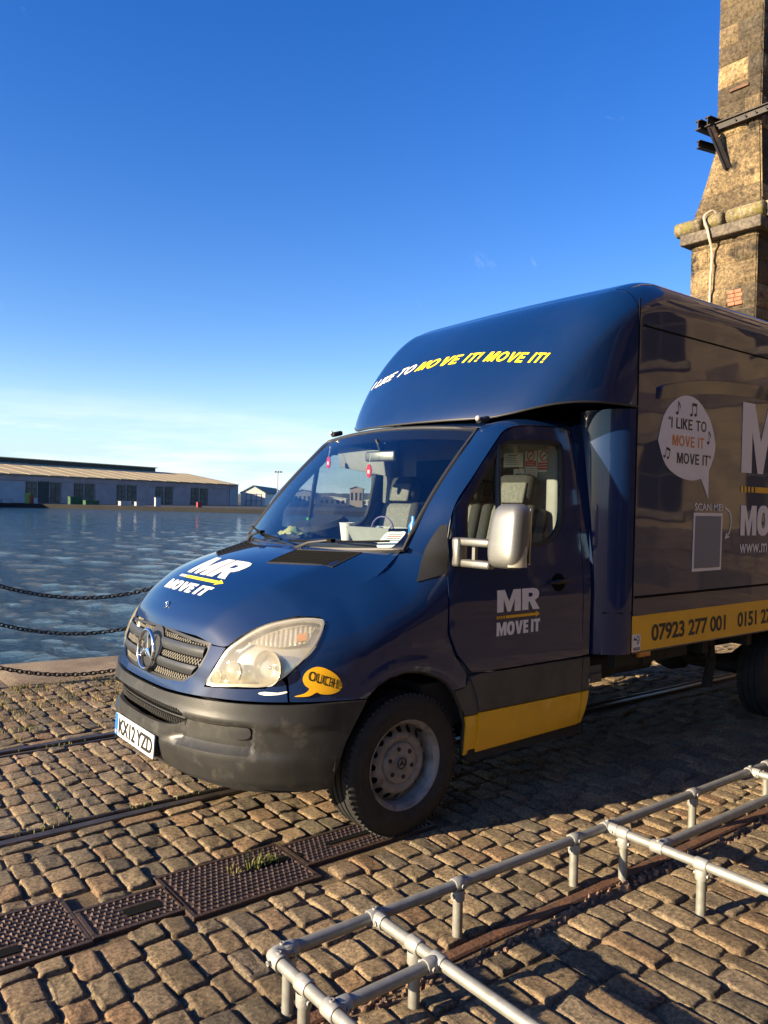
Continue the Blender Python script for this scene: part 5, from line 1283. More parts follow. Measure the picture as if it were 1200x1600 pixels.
# ---- wheels
def wheel(name, c, sg, front=True, dual=False):
    c = Vector(c); t = empty(name, (0, 0, 0)); t.parent = van; ax = Vector((0, sg, 0)); RT = .350
    ty = empty('tyre', (0, 0, 0)); ty.parent = t
    wd = .205
    prof = [(.205, -.085), (.215, -.10), (.26, -.108), (.31, -.106), (.335, -.098), (.346, -.085), (.350, -.06)]
    for g0 in (-.045, -.0, .045): prof += [(.350, g0-.007), (.342, g0-.006), (.342, g0+.006), (.350, g0+.007)]
    prof += [(.350, .06), (.346, .085), (.335, .098), (.31, .106), (.285, .1075), (.283, .1095), (.262, .110), (.26, .108), (.225, .103), (.213, .092), (.205, .085)]
    mb = MB(); mb.lathe(prof, c, ax, 72); mb.build('tyre_carcass', M['rubber'], ty, 35)
    mb = MB()
    for i in range(72):
        a = 2*math.pi*i/72; d = Vector((math.cos(a), 0, math.sin(a))); tg = Vector((-math.sin(a), 0, math.cos(a)))
        for s2 in (-1, 1):
            rot = Matrix((tg, Vector((0, 1, 0)), d)).transposed(); mb.box(c+d*.3445+Vector((0, s2*.080, 0)), (.016, .034, .012), rot @ Matrix.Rotation(.35*s2, 3, 'Z'))
    mb.build('tread_blocks', M['rubber'], ty)['kind'] = 'stuff'
    rm = empty('rim', (0, 0, 0)); rm.parent = t
    face = .072 if front else -.03
    prof = [(.205, -.09), (.198, -.05), (.19, .0), (.193, .05), (.207, .078), (.221, .094), (.2235, .099), (.2215, .104), (.214, .101), (.206, .090), (.198, .082)]
    mb = MB(); mb.lathe(prof, c, ax, 56); mb.build('rim_barrel', M['rim'], rm, 40)
    # disc with round holes: filled in 2-D, holes cut out
    nh = 16; outer = [(.192*math.cos(2*math.pi*i/56), .192*math.sin(2*math.pi*i/56)) for i in range(56)]
    holes = [[(.168*math.cos(2*math.pi*k/nh)+.0185*math.cos(q), .168*math.sin(2*math.pi*k/nh)+.0185*math.sin(q)) for q in [2*math.pi*i/12 for i in range(12)]] for k in range(nh)]
    def disc(x, z):
        r = math.hypot(x, z); h = tabz([(0, .055), (.055, .055), (.06, .050), (.105, .050), (.118, .062), (.138, .066), (.150, .056), (.18, .030), (.192, .026)], r)
        return c+Vector((x, sg*(h if front else h-.09), z))
    panel('rim_disc', outer, disc, M['rim'], rm, res=.017, th=.006, holes=holes, ref=c-ax*.3, smooth=50)
    mb = MB(); mb.lathe([(.189, 0), (.001, 0)], c+ax*(.008 if front else -.09), ax, 32); mb.build('brake_disc', M['under'], rm)
    if front:
        hb_ = MB(); hb_.lathe([(.104, .050), (.103, .058), (.098, .063), (.06, .066), (.035, .064), (.033, .070), (.001, .071)], c, ax, 40); hub = hb_.build('hub_cover', M['rim'], rm, 40)
        for k in range(6):
            a = 2*math.pi*k/6+.3; MB().lathe([(.011, -.004), (.011, .006), (.006, .008), (.001, .008)], c+ax*.063+Vector((.072*math.cos(a), 0, .072*math.sin(a))), ax, 10).build('wheel_nut', M['under'], hub, 50)
        star(c+ax*.0725, ax, (0, 0, 1), .026, M['under'], hub, 'hub_star', ring=.0025, arm=.005, dep=.003)
    return t
for sg in (1, -1):
    wheel('front_wheel', (0, sg*.845, .350), sg, True)
    wheel('rear_wheel', (-3.86, sg*.87, .350), sg, False)

# ---- chassis and underbody
ch = empty('chassis', (0, 0, 0)); ch.parent = van
for sg in (1, -1):
    mb = MB(); mb.box((-2.75, sg*.44, .60), (6.0, .08, .17)); mb.build('chassis_rail', M['under'], ch)
    mb = MB(); mb.box((-2.0, sg*.98, .70), (.8, .05, .08)); mb.build('box_bearer', M['under'], ch)
    mb = MB(); mb.tube([(-1.35, sg*.80, .46), (-1.42, sg*.80, .40), (-1.5, sg*.75, .45)], .05, 8); mb.build('step_hanger', M['rubber'], ch, 60)
    for k in range(2):
        MB().box((-1.42, sg*(1.0-.0), .62), (.10, .012, .05)).build('body_plate', M['cladding'], ch) if k == 0 else None
for x in (-1.9, -2.6, -3.2, -4.2, -5.2):
    mb = MB(); mb.box((x, 0, .70), (.07, 2.05, .09)); mb.build('cross_member', M['under'], ch)
mb = MB(); mb.box((-1.95, .62, .63), (.75, .40, .18), bev=.05); mb.build('fuel_tank', M['under'], ch, 50)
mb = MB(); mb.box((-2.35, -.2, .60), (1.1, .4, .18), bev=.05); mb.build('gearbox', M['under'], ch, 50)
mb = MB(); mb.tube([(-.2, .1, .50), (-1.6, .12, .52), (-3.0, .12, .48)], .05, 10); mb.build('propshaft', M['under'], ch, 60)
mb = MB(); mb.tube([(-3.86, -.80, .36), (-3.86, .80, .36)], .07, 10); mb.lathe([(.01, -.16), (.12, -.12), (.15, 0), (.12, .12), (.01, .16)], (-3.86, 0, .37), (0, 1, 0), 16); mb.build('rear_axle', M['under'], ch, 60)
mb = MB(); mb.tube([(-2.6, -.62, .56), (-3.2, -.66, .56)], .09, 12); mb.tube([(-3.2, -.66, .56), (-4.6, -.7, .55)], .03, 8); mb.build('exhaust', M['rust'], ch, 60)
for sg in (1, -1):
    mb = MB(); mb.tube([(-2.95, sg*.55, .58), (-3.3, sg*.56, .46), (-3.86, sg*.56, .43), (-4.1, sg*.56, .5), (-4.4, sg*.55, .6)], .03, 6); mb.build('leaf_spring', M['under'], ch, 60)
    mb = MB(); mb.tube([(-3.02, sg*.80, .72), (-3.08, sg*.80, .50), (-3.03, sg*.80, .33)], [.05, .035, .04], 8); mb.build('mudguard_stay', M['under'], ch, 60)
    mb = MB(); mb.tube([(-2.75, sg*.85, .66), (-2.85, sg*.86, .56), (-2.98, sg*.85, .62), (-3.05, sg*.83, .52)], .009, 5); mb.build('brake_hose', M['rubber'], ch, 60)
    # rear wheel spat / mudguard
    mb = MB(); vs_ = []; n_ = 12
    for i in range(n_+1):
        a = R(62+110*i/n_); vs_ += [(-3.86+.42*math.cos(a), sg*1.05, .35+.42*math.sin(a)), (-3.86+.42*math.cos(a), sg*.70, .35+.42*math.sin(a))]
    mb.add(vs_, [(2*i, 2*i+2, 2*i+3, 2*i+1) for i in range(n_)]); mb.build('rear_mudguard', M['blackplastic'], ch, 60)
    mk = empty('side_marker', (0, 0, 0)); mk.parent = van
    MB().box((-1.86, sg*1.03, .728), (.12, .03, .04), bev=.006).build('marker_lens', M['amber'], mk); MB().box((-1.86, sg*1.01, .735), (.15, .02, .05)).build('marker_base', M['blackplastic'], mk)
    MB().box((-1.43, sg*.985, .665), (.11, .012, .055)).build('side_reflector', M['cladding'], van)
mb = MB(); mb.box((.1, 0, .55), (1.3, .95, .40), bev=.06); mb.build('engine_bay', M['black'], ch)
mb = MB(); mb.box((-.75, 0, .60), (1.25, 1.80, .24)); mb.build('cab_floor', M['under'], ch)
mb = MB(); mb.box((.28, 0, .90), (.55, .85, .22)); mb.build('engine', M['black'], ch)
mb = MB(); mb.box((-.12, 0, 1.08), (.04, 1.7, .55)); mb.build('firewall', M['black'], ch)
mb = MB(); mb.box((.05, 0, 1.20), (.24, 1.0, .05)); mb.build('cowl_tray', M['black'], ch)

# ---- cab interior
inn = empty('cab_interior', (0, 0, 0)); inn.parent = van
dp = [(.01, 1.33), (-.06, 1.385), (-.22, 1.405), (-.42, 1.40), (-.50, 1.36), (-.52, 1.15), (-.45, .85), (-.2, .80)]
mb = MB(); n_ = len(dp); vs_ = [(x-.03*(abs(y)/.85)**2, y, z) for y in (-.77, -.45, 0, .45, .77) for x, z in dp]
mb.add(vs_, [(j*n_+i, j*n_+i+1, (j+1)*n_+i+1, (j+1)*n_+i) for j in range(4) for i in range(n_-1)]+[tuple(range(n_)), tuple(range(4*n_, 5*n_))[::-1]]); dash = mb.build('dashboard', M['dash'], inn, 40)
mb = MB(); mb.lathe([(.20, -.02), (.21, .10), (.18, .13), (.001, .14)], (-.40, -.46, 1.38), (.25, 0, 1), 24); mb.build('instrument_cowl', M['dash'], inn, 40)
for y0, y1 in ((.12, .78),):
    mb = MB(); mb.box((-.13, .45, 1.398), (.012, .62, .006)); mb.build('airbag_line', M['black'], dash)
sw = empty('steering_wheel', (0, 0, 0)); sw.parent = inn
swc = Vector((-.56, -.46, 1.40)); swa = Vector((-.52, 0, .80)).normalized()
MB().lathe([(.20+.015*math.cos(a), .015*math.sin(a)) for a in [2*math.pi*i/10 for i in range(11)]], swc, swa, 40).build('wheel_ring', M['seatdark'], sw, 60)
mb = MB(); q = swa.cross(Vector((0, 1, 0))).normalized()
for a in (0, 120, 240): d = (Vector((0, 1, 0))*math.cos(R(a-90))+q*math.sin(R(a-90))); mb.tube([swc-swa*.02, swc+d*.2], .018, 6)
mb.lathe([(.001, .0), (.07, -.005), (.075, -.03)], swc, swa, 16); mb.build('wheel_spokes', M['dash'], sw, 60)
def seat(y, w, label=None):
    s_ = empty('seat', (0, 0, 0)); s_.parent = inn
    rot = Matrix.Rotation(R(-14), 3, 'Y')
    mb = MB(); mb.box((-.80, y, .98), (.50, w, .16), bev=.05); mb.build('seat_cushion', M['seat'], s_, 60)
    mb = MB(); mb.box((-1.08, y, 1.33), (.13, w, .62), rot, bev=.045); mb.build('seat_back', M['seat'], s_, 60)
    for k in (-1, 1):
        mb = MB(); mb.box((-1.07, y+k*(w/2-.045), 1.34), (.17, .075, .60), rot, bev=.03); mb.build('seat_bolster', M['seatdark'], s_, 60)
    hr = MB(); hr.box((-1.155, y, 1.735), (.11, min(.27, w*.62), .19), rot, bev=.045); h_ = hr.build('headrest', M['seatdark'], s_, 60)
    hr = MB(); hr.box((-1.095, y+.02, 1.715), (.02, min(.2, w*.45), .13), rot, bev=.009); hr.build('headrest_pad', M['seat'], h_, 60)
    for k in (-.06, .06): MB().tube([(-1.14, y+k, 1.60), (-1.15, y+k, 1.66)], .008, 6).build('headrest_post', M['chrome'], h_, 60)
seat(-.50, .50); seat(.13, .44); seat(.58, .44)
mb = MB(); mb.box((-1.325, 0, 1.42), (.03, 1.72, 1.36)); bk = mb.build('bulkhead', M['trim'], inn)
mb = MB(); mb.box((-1.305, -.05, 1.80), (.012, 1.0, .30)); mb.build('bulkhead_hatch', M['seatdark'], inn)
for sg in (1, -1):
    mb = MB(); mb.tube([(-.16, sg*.80, 1.42), (-.42, sg*.80, 1.75), (-.68, sg*.74, 2.02)], .035, 6); mb.build('pillar_trim', M['seatdark'], inn, 60)
    mb = MB(); mb.box((-1.27, sg*.80, 1.65), (.12, .10, .90), bev=.03); mb.build('belt_post_trim', M['trim'], inn, 60)
v, f = quad_grid(lambda a, b: roof_fn(a, b)+Vector((0, 0, -.05)), 12, 6); mesh_obj('headliner', v, f, M['trim'], inn, 60)
# notices on the bulkhead
def notice(y0, y1, z0, z1, kind, i):
    x = -1.2965; t = empty('notice', (0, 0, 0)); t.parent = inn
    MB().box((x, (y0+y1)/2, (z0+z1)/2), (.004, y1-y0, z1-z0)).build('notice_sheet', M['paper'], t)
    W, H = y1-y0, z1-z0; xx = x+.0035
    if kind == 'text':
        for k in range(6): MB().box((xx, (y0+y1)/2+(.0 if k else 0), z1-H*(.16+.13*k)), (.002, W*(.5 if k == 0 else .82), H*(.08 if k == 0 else .035))).build('print_line', M['greyprint'], t)
    if kind == 'sign':
        r_ = W*.34; c = (xx, (y0+y1)/2, z1-H*.27)
        MB().lathe([(r_, 0), (r_, .001), (r_*.80, .001), (r_*.80, 0)], c, (1, 0, 0), 24).build('prohibition_ring', M['redprint'], t)
        MB().box((xx, c[1], c[2]), (.0015, r_*.16, r_*1.7), Matrix.Rotation(R(-45), 3, 'X')).build('prohibition_bar', M['redprint'], t)
        MB().box((xx-.0006, c[1], c[2]), (.0015, r_*.9, r_*.14)).build('pictogram', M['dark'], t)
        MB().box((xx, (y0+y1)/2, z0+H*.26), (.002, W*.86, H*.34)).build('red_panel', M['redprint'], t)
        for k in range(2): MB().box((xx+.0012, (y0+y1)/2, z0+H*(.20+.12*k)), (.0015, W*.66, H*.03)).build('print_line', M['paper'], t)
    if kind == 'lines':
        for k in range(4): MB().box((xx, (y0+y1)/2, z1-H*(.2+.2*k)), (.002, W*.8, H*.06)).build('print_line', M['redprint'], t)
    if kind == 'small':
        MB().lathe([(.001, 0), (W*.09, 0), (W*.09, .001), (.001, .001)], (xx, (y0+y1)/2, z1-H*.2), (1, 0, 0), 10).build('gold_mark', M['yellow'], t)
        for k in range(3): MB().box((xx, (y0+y1)/2, z0+H*(.15+.16*k)), (.002, W*.6, H*.07)).build('print_line', M['dark'], t)
notice(.332, .50, 1.885, 1.975, 'text', 0); notice(.514, .612, 1.875, 1.98, 'sign', 1); notice(.62, .722, 1.85, 1.985, 'sign', 2); notice(.42, .512, 1.812, 1.872, 'small', 3); notice(.522, .617, 1.818, 1.870, 'lines', 4)
# sun visor and inner mirror
mb = MB(); mb.box((-.68, -.40, 1.925), (.018, .50, .17), Matrix.Rotation(R(18), 3, 'Y') @ Matrix.Rotation(R(-8), 3, 'X'), bev=.008); mb.build('sun_visor', M['trim'], inn, 50)
mb = MB(); mb.box((-.52, .02, 1.925), (.03, .24, .065), Matrix.Rotation(R(12), 3, 'Z'), bev=.012); mb.build('rear_view_mirror', M['silver'], inn, 50)
mb = MB(); mb.tube([(-.52, .02, 1.95), (-.50, .0, 2.03)], .010, 6); mb.build('mirror_stalk', M['blackplastic'], inn, 60)
# ------------------------------------------------------------------ sandstone tower and the warehouse behind it on the right
tower = empty('stone_tower', (-10.8, -3.5, 0), 'weathered sandstone tower rising behind the van box', 'tower')
TX = -10.8; TB = -13.2          # lit face, back
def tw(z):      # y extent of the shaft at height z
    if z < 6.5: return (-4.10, -2.85)
    if z < 7.0: return (-4.06, -2.80)
    if z < 8.25: k = (z-7.0)/1.25; return (-4.06+.44*k**.8, -2.80-.05*k)
    return (-3.665, -2.85)
# core of mortar
mb = MB()
for z0, z1 in ((-.05, 6.5), (6.5, 7.0), (7.0, 7.3), (7.3, 7.6), (7.6, 7.95), (7.95, 8.25), (8.25, 15)):
    a0, b0 = tw(z0+.001); a1, b1 = tw(z1-.001); g_ = .035
    mb.add([(TX-g_, a0+g_, z0), (TX-g_, b0-g_, z0), (TX-g_, b1-g_, z1), (TX-g_, a1+g_, z1), (TB, a0+g_, z0), (TB, b0-g_, z0), (TB, b1-g_, z1), (TB, a1+g_, z1)], [(0, 1, 2, 3), (1, 5, 6, 2), (4, 0, 3, 7), (5, 4, 7, 6), (3, 2, 6, 7), (0, 4, 5, 1)])
mb.build('mortar_core', M['mortar'], tower)
def block(x_or_y, c0, c1, z0, z1, face, rr):
    """one dressed stone with a rough, slightly bowed face"""
    n1, n2 = 5, 4; pr = rr.uniform(.0, .022); off = Vector((rr.uniform(0, 50), rr.uniform(0, 50), 0)); vs_ = []
    for j in range(n2+1):
        for i in range(n1+1):
            u, v = i/n1, j/n2; z = z0+(z1-z0)*v
            e = max(abs(2*u-1), abs(2*v-1)); d = pr*(1-e**6)-.028*(e > .99)+.018*noise.noise(Vector((u*2.5, v*2, 0))+off)*(e < .99)
            if face == 'x':
                ya0, ya1 = tw(z)[0], tw(z)[1]; yy0, yy1 = tw(z0+.001)[0], tw(z0+.001)[1]
                y = c0+(c1-c0)*u; y = ya0+(y-yy0)/(yy1-yy0)*(ya1-ya0); vs_.append((TX+d, y, z))
            else: vs_.append((c0+(c1-c0)*u, tw(z)[1]+d, z))
    f = [(j*(n1+1)+i, j*(n1+1)+i+1, (j+1)*(n1+1)+i+1, (j+1)*(n1+1)+i) for j in range(n2) for i in range(n1)]
    return vs_, f
rr = random.Random(11)
z = -.05; zl = []
while z < 14.6:
    h = rr.uniform(.24, .42)
    for lim in (6.5, 7.0, 8.25):
        if z < lim and z+h > lim-.14: h = lim-z; break
    zl.append((z, z+h)); z += h
for z0, z1 in zl:
    a, b = tw(z0+.001)
    if 7.0 <= z0 < 8.24: continue
    g_ = .006; y = a
    while y < b-.01:
        l = rr.uniform(.28, .75)
        if y+l > b-.2: l = b-y
        v, f = block('x', y+g_, y+l-g_, z0+g_, z1-g_, 'x', rr); o = mesh_obj('ashlar_block', v, f, M['wallstone'], tower, 50)
        y += l
    x = TX-.0
    while x > TB+.02:
        l = rr.uniform(.4, .9); l = min(l, x-TB)
        v, f = block('y', x-g_, x-l+g_, z0+g_, z1-g_, 'y', rr); mesh_obj('ashlar_block', v, f, M['wallstone'], tower, 50)
        x -= l
# broached (sloping) stones of the flare
for z0, z1 in ((7.0, 7.28), (7.28, 8.25)):
    a, b = tw(z0+.001)
    v, f = block('x', a, b, z0+.005, z1-.005, 'x', rr); mesh_obj('sloping_stone', v, f, M['wallstone'], tower, 50)
    v, f = block('y', TX, TB, z0+.005, z1-.005, 'y', rr); mesh_obj('sloping_stone', v, f, M['wallstone'], tower, 50)
# moulded string course: flat band below a fat roll with two slots
M['rollstone'] = stone_mat('lichened_roll_stone', [(.27, .225, .14), (.20, .17, .11)], bump=.8, bscale=12, dist=.03, moss=((.16, .14, .03), 4, .52))
M['darkstone'] = stone_mat('dark_band_stone', [(.10, .088, .07), (.12, .10, .08)], bump=.5, bscale=10, dist=.03)
mb = MB(); mb.box(((TX+TB)/2+.06, -3.475, 6.56), (TX-TB+.20, 1.50, .20), bev=.02); mb.build('band_course', M['darkstone'], tower, 50)
for ya, yb in ((-4.38, -3.84), (-3.80, -3.43), (-3.39, -2.70)):
    n_ = 12; mb = MB(); mb.tube([(TX+.03, ya+.015, 6.79), (TX+.03, ya+.04, 6.79), (TX+.03, yb-.04, 6.79), (TX+.03, yb-.015, 6.79)], [.10, .135, .135, .10], 14); mb.build('roll_stone', M['rollstone'], tower, 60)
mb = MB(); mb.tube([(TX+.0, -2.72, 6.79), (TB, -2.72, 6.79)], .13, 14); mb.build('roll_stone', M['rollstone'], tower, 60)
# brick repair
for k in range(4):
    for q in range(2):
        mb = MB(); mb.box((TX+.012, -3.30+.135*q+(.0 if k % 2 else .02), 5.26+.07*k), (.04, .125, .06), bev=.006); mb.build('brick', M['brick'], tower, 50)
# iron cramp in the upper shaft
mb = MB(); mb.box((TX+.02, -3.24, 9.02), (.04, .34, .05)); mb.build('iron_cramp', M['rail_rust'], tower)
# cable down the face
pth = [(TX+.06, -3.66, 4.0), (TX+.06, -3.66, 5.6), (TX+.10, -3.62, 6.2), (TX+.21, -3.62, 6.46), (TX+.22, -3.66, 6.64), (TX+.22, -3.72, 6.85), (TX+.1, -3.64, 6.97), (TX+.02, -3.58, 6.9)]
mb = MB(); mb.tube(smooth_poly(pth, 4, False), .022, 6); mb.build('cable', M['cable'], tower, 60)
# steel jib bracket
br = empty('steel_bracket', (TX, -3.5, 8.1), 'black steel beam bracket bolted to the upper tower', 'bracket')
def ibeam(p, q, h, name):
    p, q = Vector(p), Vector(q); d = (q-p).normalized(); sd = d.cross(Vector((0, 0, 1))).normalized(); up_ = sd.cross(d); rot = Matrix((d, sd, up_)).transposed(); l = (q-p).length; c = (p+q)/2; mb = MB()
    mb.box(c+up_*h/2, (l, h*.75, h*.12), rot); mb.box(c-up_*h/2, (l, h*.75, h*.12), rot); mb.box(c, (l, h*.12, h*.88), rot); return mb.build(name, M['beam'], br)
ibeam((TX+.30, -3.66, 8.50), (TX-.5, -3.54, 8.50), .15, 'beam'); ibeam((TX+.30, -3.84, 8.50), (TX-.7, -3.72, 8.50), .15, 'beam')
ibeam((TX+.08, -3.70, 8.44), (TX+.08, -2.5, 8.44), .13, 'cross_beam'); ibeam((TX+.12, -3.93, 8.24), (TX-.7, -3.74, 8.24), .12, 'lower_beam')
ibeam((TX+.26, -3.62, 8.40), (TX+.05, -3.40, 7.66), .09, 'strut')
mb = MB()
for k in range(4): mb.lathe([(.018, 0), (.018, .02), (.001, .02)], (TX+.13, -3.25+.18*k, 8.44), (1, 0, 0), 8)
mb.build('bolt_heads', M['beam'], br)

# brown stone warehouse whose sunlit face the van mirrors (stands to the right, outside the picture)
wh = empty('stone_warehouse', (-13.5, 4, 0), 'brown sandstone warehouse right of the tower, mirrored in the van side', 'warehouse')
WX, WY0, WY1, WZ = -12.6, -2.2, 9.4, 11.0
wins = [(y, z) for y in (-.2, 2.4, 5.0, 7.4) for z in (1.6, 4.8, 7.8)]
mb = MB(); mb.box((WX-3, (WY0+WY1)/2, WZ/2-.03), (6-.06, WY1-WY0-.02, WZ)); mb.build('wall_core', M['mortar'], wh)
z = 0; rr = random.Random(5); bl = MB(); tone = []
while z < WZ:
    h = rr.uniform(.32, .5); y = WY0
    while y < WY1:
        l = rr.uniform(.5, 1.1)
        if not any(a-.2-l < y < a+1.2 and c-.25-h < z < c+1.75 for a, c in wins):
            bl.box((WX-.06, y+l/2, z+h/2), (.14+rr.uniform(0, .05), l-.02, h-.02)); tone += [rr.random()]*8
        y += l
    z += h
bo = bl.build('wall_stones', M['brownstone'], wh); bo['kind'] = 'stuff'
at = bo.data.attributes.new('tone', 'FLOAT', 'POINT'); at.data.foreach_set('value', tone)
for a, c in wins:
    w_ = empty('window', (0, 0, 0)); w_.parent = wh
    MB().box((WX-.0, a+.5, c+.75), (.06, 1.0, 1.5)).build('pane', M['black'], w_)
    mb = MB(); mb.box((WX+.03, a+.5, c-.08), (.2, 1.3, .16)); mb.build('sill', M['darkstone'], w_)
    mb = MB(); mb.box((WX+.03, a+.5, c+1.6), (.16, 1.3, .22)); mb.build('lintel', M['darkstone'], w_)
    mb = MB(); mb.box((WX+.045, a+.5, c+.75), (.03, .05, 1.5)); mb.box((WX+.046, a+.5, c+.75), (.03, 1.0, .05)); mb.build('window_bars', M['under'], w_)

wg = empty('added_warehouse', (-4, 12, 0), 'unseen dark warehouse added behind the camera to block sky light, mirrored in the van door', 'warehouse')  # added out of view to block sky light and darken the van's left side
GY0 = 9.5
mb = MB(); mb.box((-3.5, GY0+4, 5.2), (17.9, 8-.06, 10.5)); mb.build('wall_core', M['darkstone'], wg)
bl = MB(); tone = []; z = 0; rr = random.Random(15)
doors = [(-10.5, 3.0), (-5.2, 3.4), (.2, 3.2)]
while z < 10.3:
    h = rr.uniform(.3, .45); x = -12.4
    while x < 5.4:
        l = rr.uniform(.5, 1.2)
        if not any(a-l < x < a+2.6 and (z < d or 5 < z+h and z < 7.6) for a, d in doors): bl.box((x+l/2, GY0, z+h/2), (l-.02, .14+rr.uniform(0, .05), h-.02)); tone += [rr.random()]*8
        x += l
    z += h
bo = bl.build('wall_stones', M['brownstone'], wg); bo['kind'] = 'stuff'
at = bo.data.attributes.new('tone', 'FLOAT', 'POINT'); at.data.foreach_set('value', tone)
for a, d in doors: MB().box((a+1.3, GY0-.01, d/2), (2.5, .06, d-.1)).build('loading_door', M['under'], wg); MB().box((a+1.3, GY0-.01, 6.2), (2.4, .06, 2.3)).build('window', M['black'], wg)

# ------------------------------------------------------------------ low pipe barrier
bar = empty('pipe_barrier', (0, 1.757, 0), 'low galvanised pipe barrier on short posts in the foreground', 'barrier')
PR, PZ = .0200, .200
AY, BY, B2Y = 1.757, 2.088, 2.015; CX = [1.215, .81, -.51, -1.80]
def pipe(p, q): MB().tube([p, Vector(p).lerp(Vector(q), .5), q], PR, 18).build('rail_pipe', M['galv'], bar, 40)
pipe((CX[0]+.0, AY, PZ), (-3.4, AY, PZ))
for x in CX: pipe((x, AY, PZ-.0), (x, 3.05, PZ))
pipe((CX[0], BY, PZ), (CX[1], BY, PZ)); pipe((CX[2], B2Y, PZ), (-3.4, B2Y, PZ))
pipe((CX[0], 3.05, PZ), (CX[3], 3.05, PZ))
def post(x, y):
    MB().tube([(x, y, -.04), (x, y, PZ-.02)], PR*.97, 16).build('post', M['galv'], bar, 40)
    # tee: sleeve round the rail is added by the caller
def sleeve(c, d, l, r=.0262):
    c, d = Vector(c), Vector(d).normalized(); MB_ = MB(); MB_.lathe([(PR+.0008, -l/2), (r-.003, -l/2), (r, -l/2+.004), (r, l/2-.004), (r-.003, l/2), (PR+.0008, l/2)], c, d, 20); return MB_
def screw(mb, c, d):
    mb.lathe([(.0085, 0), (.0085, .006), (.004, .006), (.0038, .003), (.001, .003)], c, d, 10)
def tee(c, along, branch, lb=.055, name='tee_fitting'):
    c = Vector(c); mb = sleeve(c, along, .056); b = Vector(branch).normalized(); m2 = MB()
    mb.lathe([(.0245, .018), (.0257, .024), (.0257, lb), (.0245, lb+.004), (PR+.0006, lb+.004)], c, b, 20)
    s_ = Vector(along).cross(b).normalized(); screw(mb, c+s_*.0255, s_); screw(mb, c+b*(lb-.014)+Vector(along).normalized()*.025, Vector(along)); screw(mb, c+b*(lb-.014)-Vector(along).normalized()*.025, -Vector(along))
    return mb.build(name, M['galv2'], bar, 45)
for x in (1.155, .41, -.28, -1.22, -1.99, -2.9): post(x, AY); tee((x, AY, PZ), (1, 0, 0), (0, 0, -1))
for x, ys in ((CX[0], (1.945, 3.0)), (CX[1], (1.975, 3.0)), (CX[2], (1.845, 2.214, 3.0)), (CX[3], (2.25, 3.0))):
    for y in ys: post(x, y); tee((x, y, PZ), (0, 1, 0), (0, 0, -1))
# corner elbow and the crossings
mb = MB(); mb.tube([(CX[0]-.055, AY, PZ), (CX[0]-.02, AY, PZ), (CX[0]-.004, AY+.006, PZ), (CX[0], AY+.025, PZ), (CX[0], AY+.06, PZ)], .0262, 16); screw(mb, (CX[0]-.035, AY, PZ+.0255), (0, 0, 1)); screw(mb, (CX[0], AY+.04, PZ+.0255), (0, 0, 1)); screw(mb, (CX[0]+.03, AY+.03, PZ), (1, 0, 0)); mb.build('elbow_fitting', M['galv2'], bar, 45)
for x in CX[1:]: tee((x, AY, PZ), (1, 0, 0), (0, 1, 0))
tee((CX[0], BY, PZ), (0, 1, 0), (-1, 0, 0)); tee((CX[1], BY, PZ), (0, 1, 0), (1, 0, 0)); tee((CX[2], B2Y, PZ), (0, 1, 0), (-1, 0, 0)); tee((CX[3], B2Y, PZ), (0, 1, 0), (1, 0, 0))

# ------------------------------------------------------------------ chains and their stanchions at the dock edge
CY = -3.37
def chx(a): return 2.487-a
XA, XB = chx(1.39), chx(3.35)
for x, lb in ((XA, 'black iron stanchion left of the picture holding the chains'), (XB, 'black iron stanchion hidden behind the van bonnet holding the chains')):
    t = empty('chain_stanchion', (x, CY, 0), lb, 'stanchion', 'chain stanchions on the dock edge')
    MB().lathe([(.09, -.02), (.09, .02), (.05, .05), (.032, .08), (.028, .93), (.03, .95), (.02, .965), (.001, .97)], (x, CY, 0), (0, 0, 1), 16).build('post', M['chain'], t, 40)
    for z in (.93, .605, .24): MB().lathe([(.026+.006*math.cos(a), .006*math.sin(a)) for a in [2*math.pi*i/8 for i in range(9)]], (x, CY+.035, z), (1, 0, 0), 14).build('ring', M['chain'], t, 60)
def link_mesh():
    mb = MB(); L_, W_, r_ = .034, .0125, .0042; pts = []
    for i in range(16):
        a = 2*math.pi*i/16; pts.append((math.copysign(L_/2-W_, math.cos(a)) + W_*math.cos(a) if abs(math.cos(a)) > 1e-6 else 0, W_*math.sin(a), 0))
    mb.tube(pts+[pts[0]], r_, 5, cap=False)
    me = bpy.data.meshes.new('link'); me.from_pydata(mb.v, [], mb.f); me.materials.append(M['chain']); me.polygons.foreach_set('use_smooth', [True]*len(me.polygons)); me.update(); return me
LM = link_mesh()
for zl, zr, zm, lb in ((.93, .93, .72, 'dark chain, topmost of the three across the water'), (.605, .605, .40, 'dark chain, middle of the three across the water'), (.24, .24, .035, 'dark chain, lowest of the three, hanging just above the coping')):
    t = empty('chain', (XA, CY+.06, zl), lb, 'chain', 'chains along the dock edge')
    s_ = 0; x = XA; prev = None; k = 0; xm = (XA+XB)/2; hs = (XA-XB)/2; n_ = 400; acc = 0; last = None; pts = []
    for i in range(n_+1):
        x = XA+(XB-XA)*i/n_; z = zm+(zl-zm)*((x-xm)/hs)**2; p = Vector((x, CY+.06, z))
        if last is not None: acc += (p-last).length
        last = p
        if acc >= k*.0395: pts.append(p); k += 1
    for i, p in enumerate(pts):
        o = bpy.data.objects.new('link', LM); COL.objects.link(o); o.parent = t
        q = pts[min(i+1, len(pts)-1)]-pts[max(i-1, 0)]; q.normalize()
        rot = q.to_track_quat('X', 'Z').to_matrix() @ Matrix.Rotation(R(48 if i % 2 else -42), 3, 'X')
        o.location = p-Vector(t.location); o.rotation_euler = rot.to_euler(); o.scale = (1.62, 1.35, 1.35)
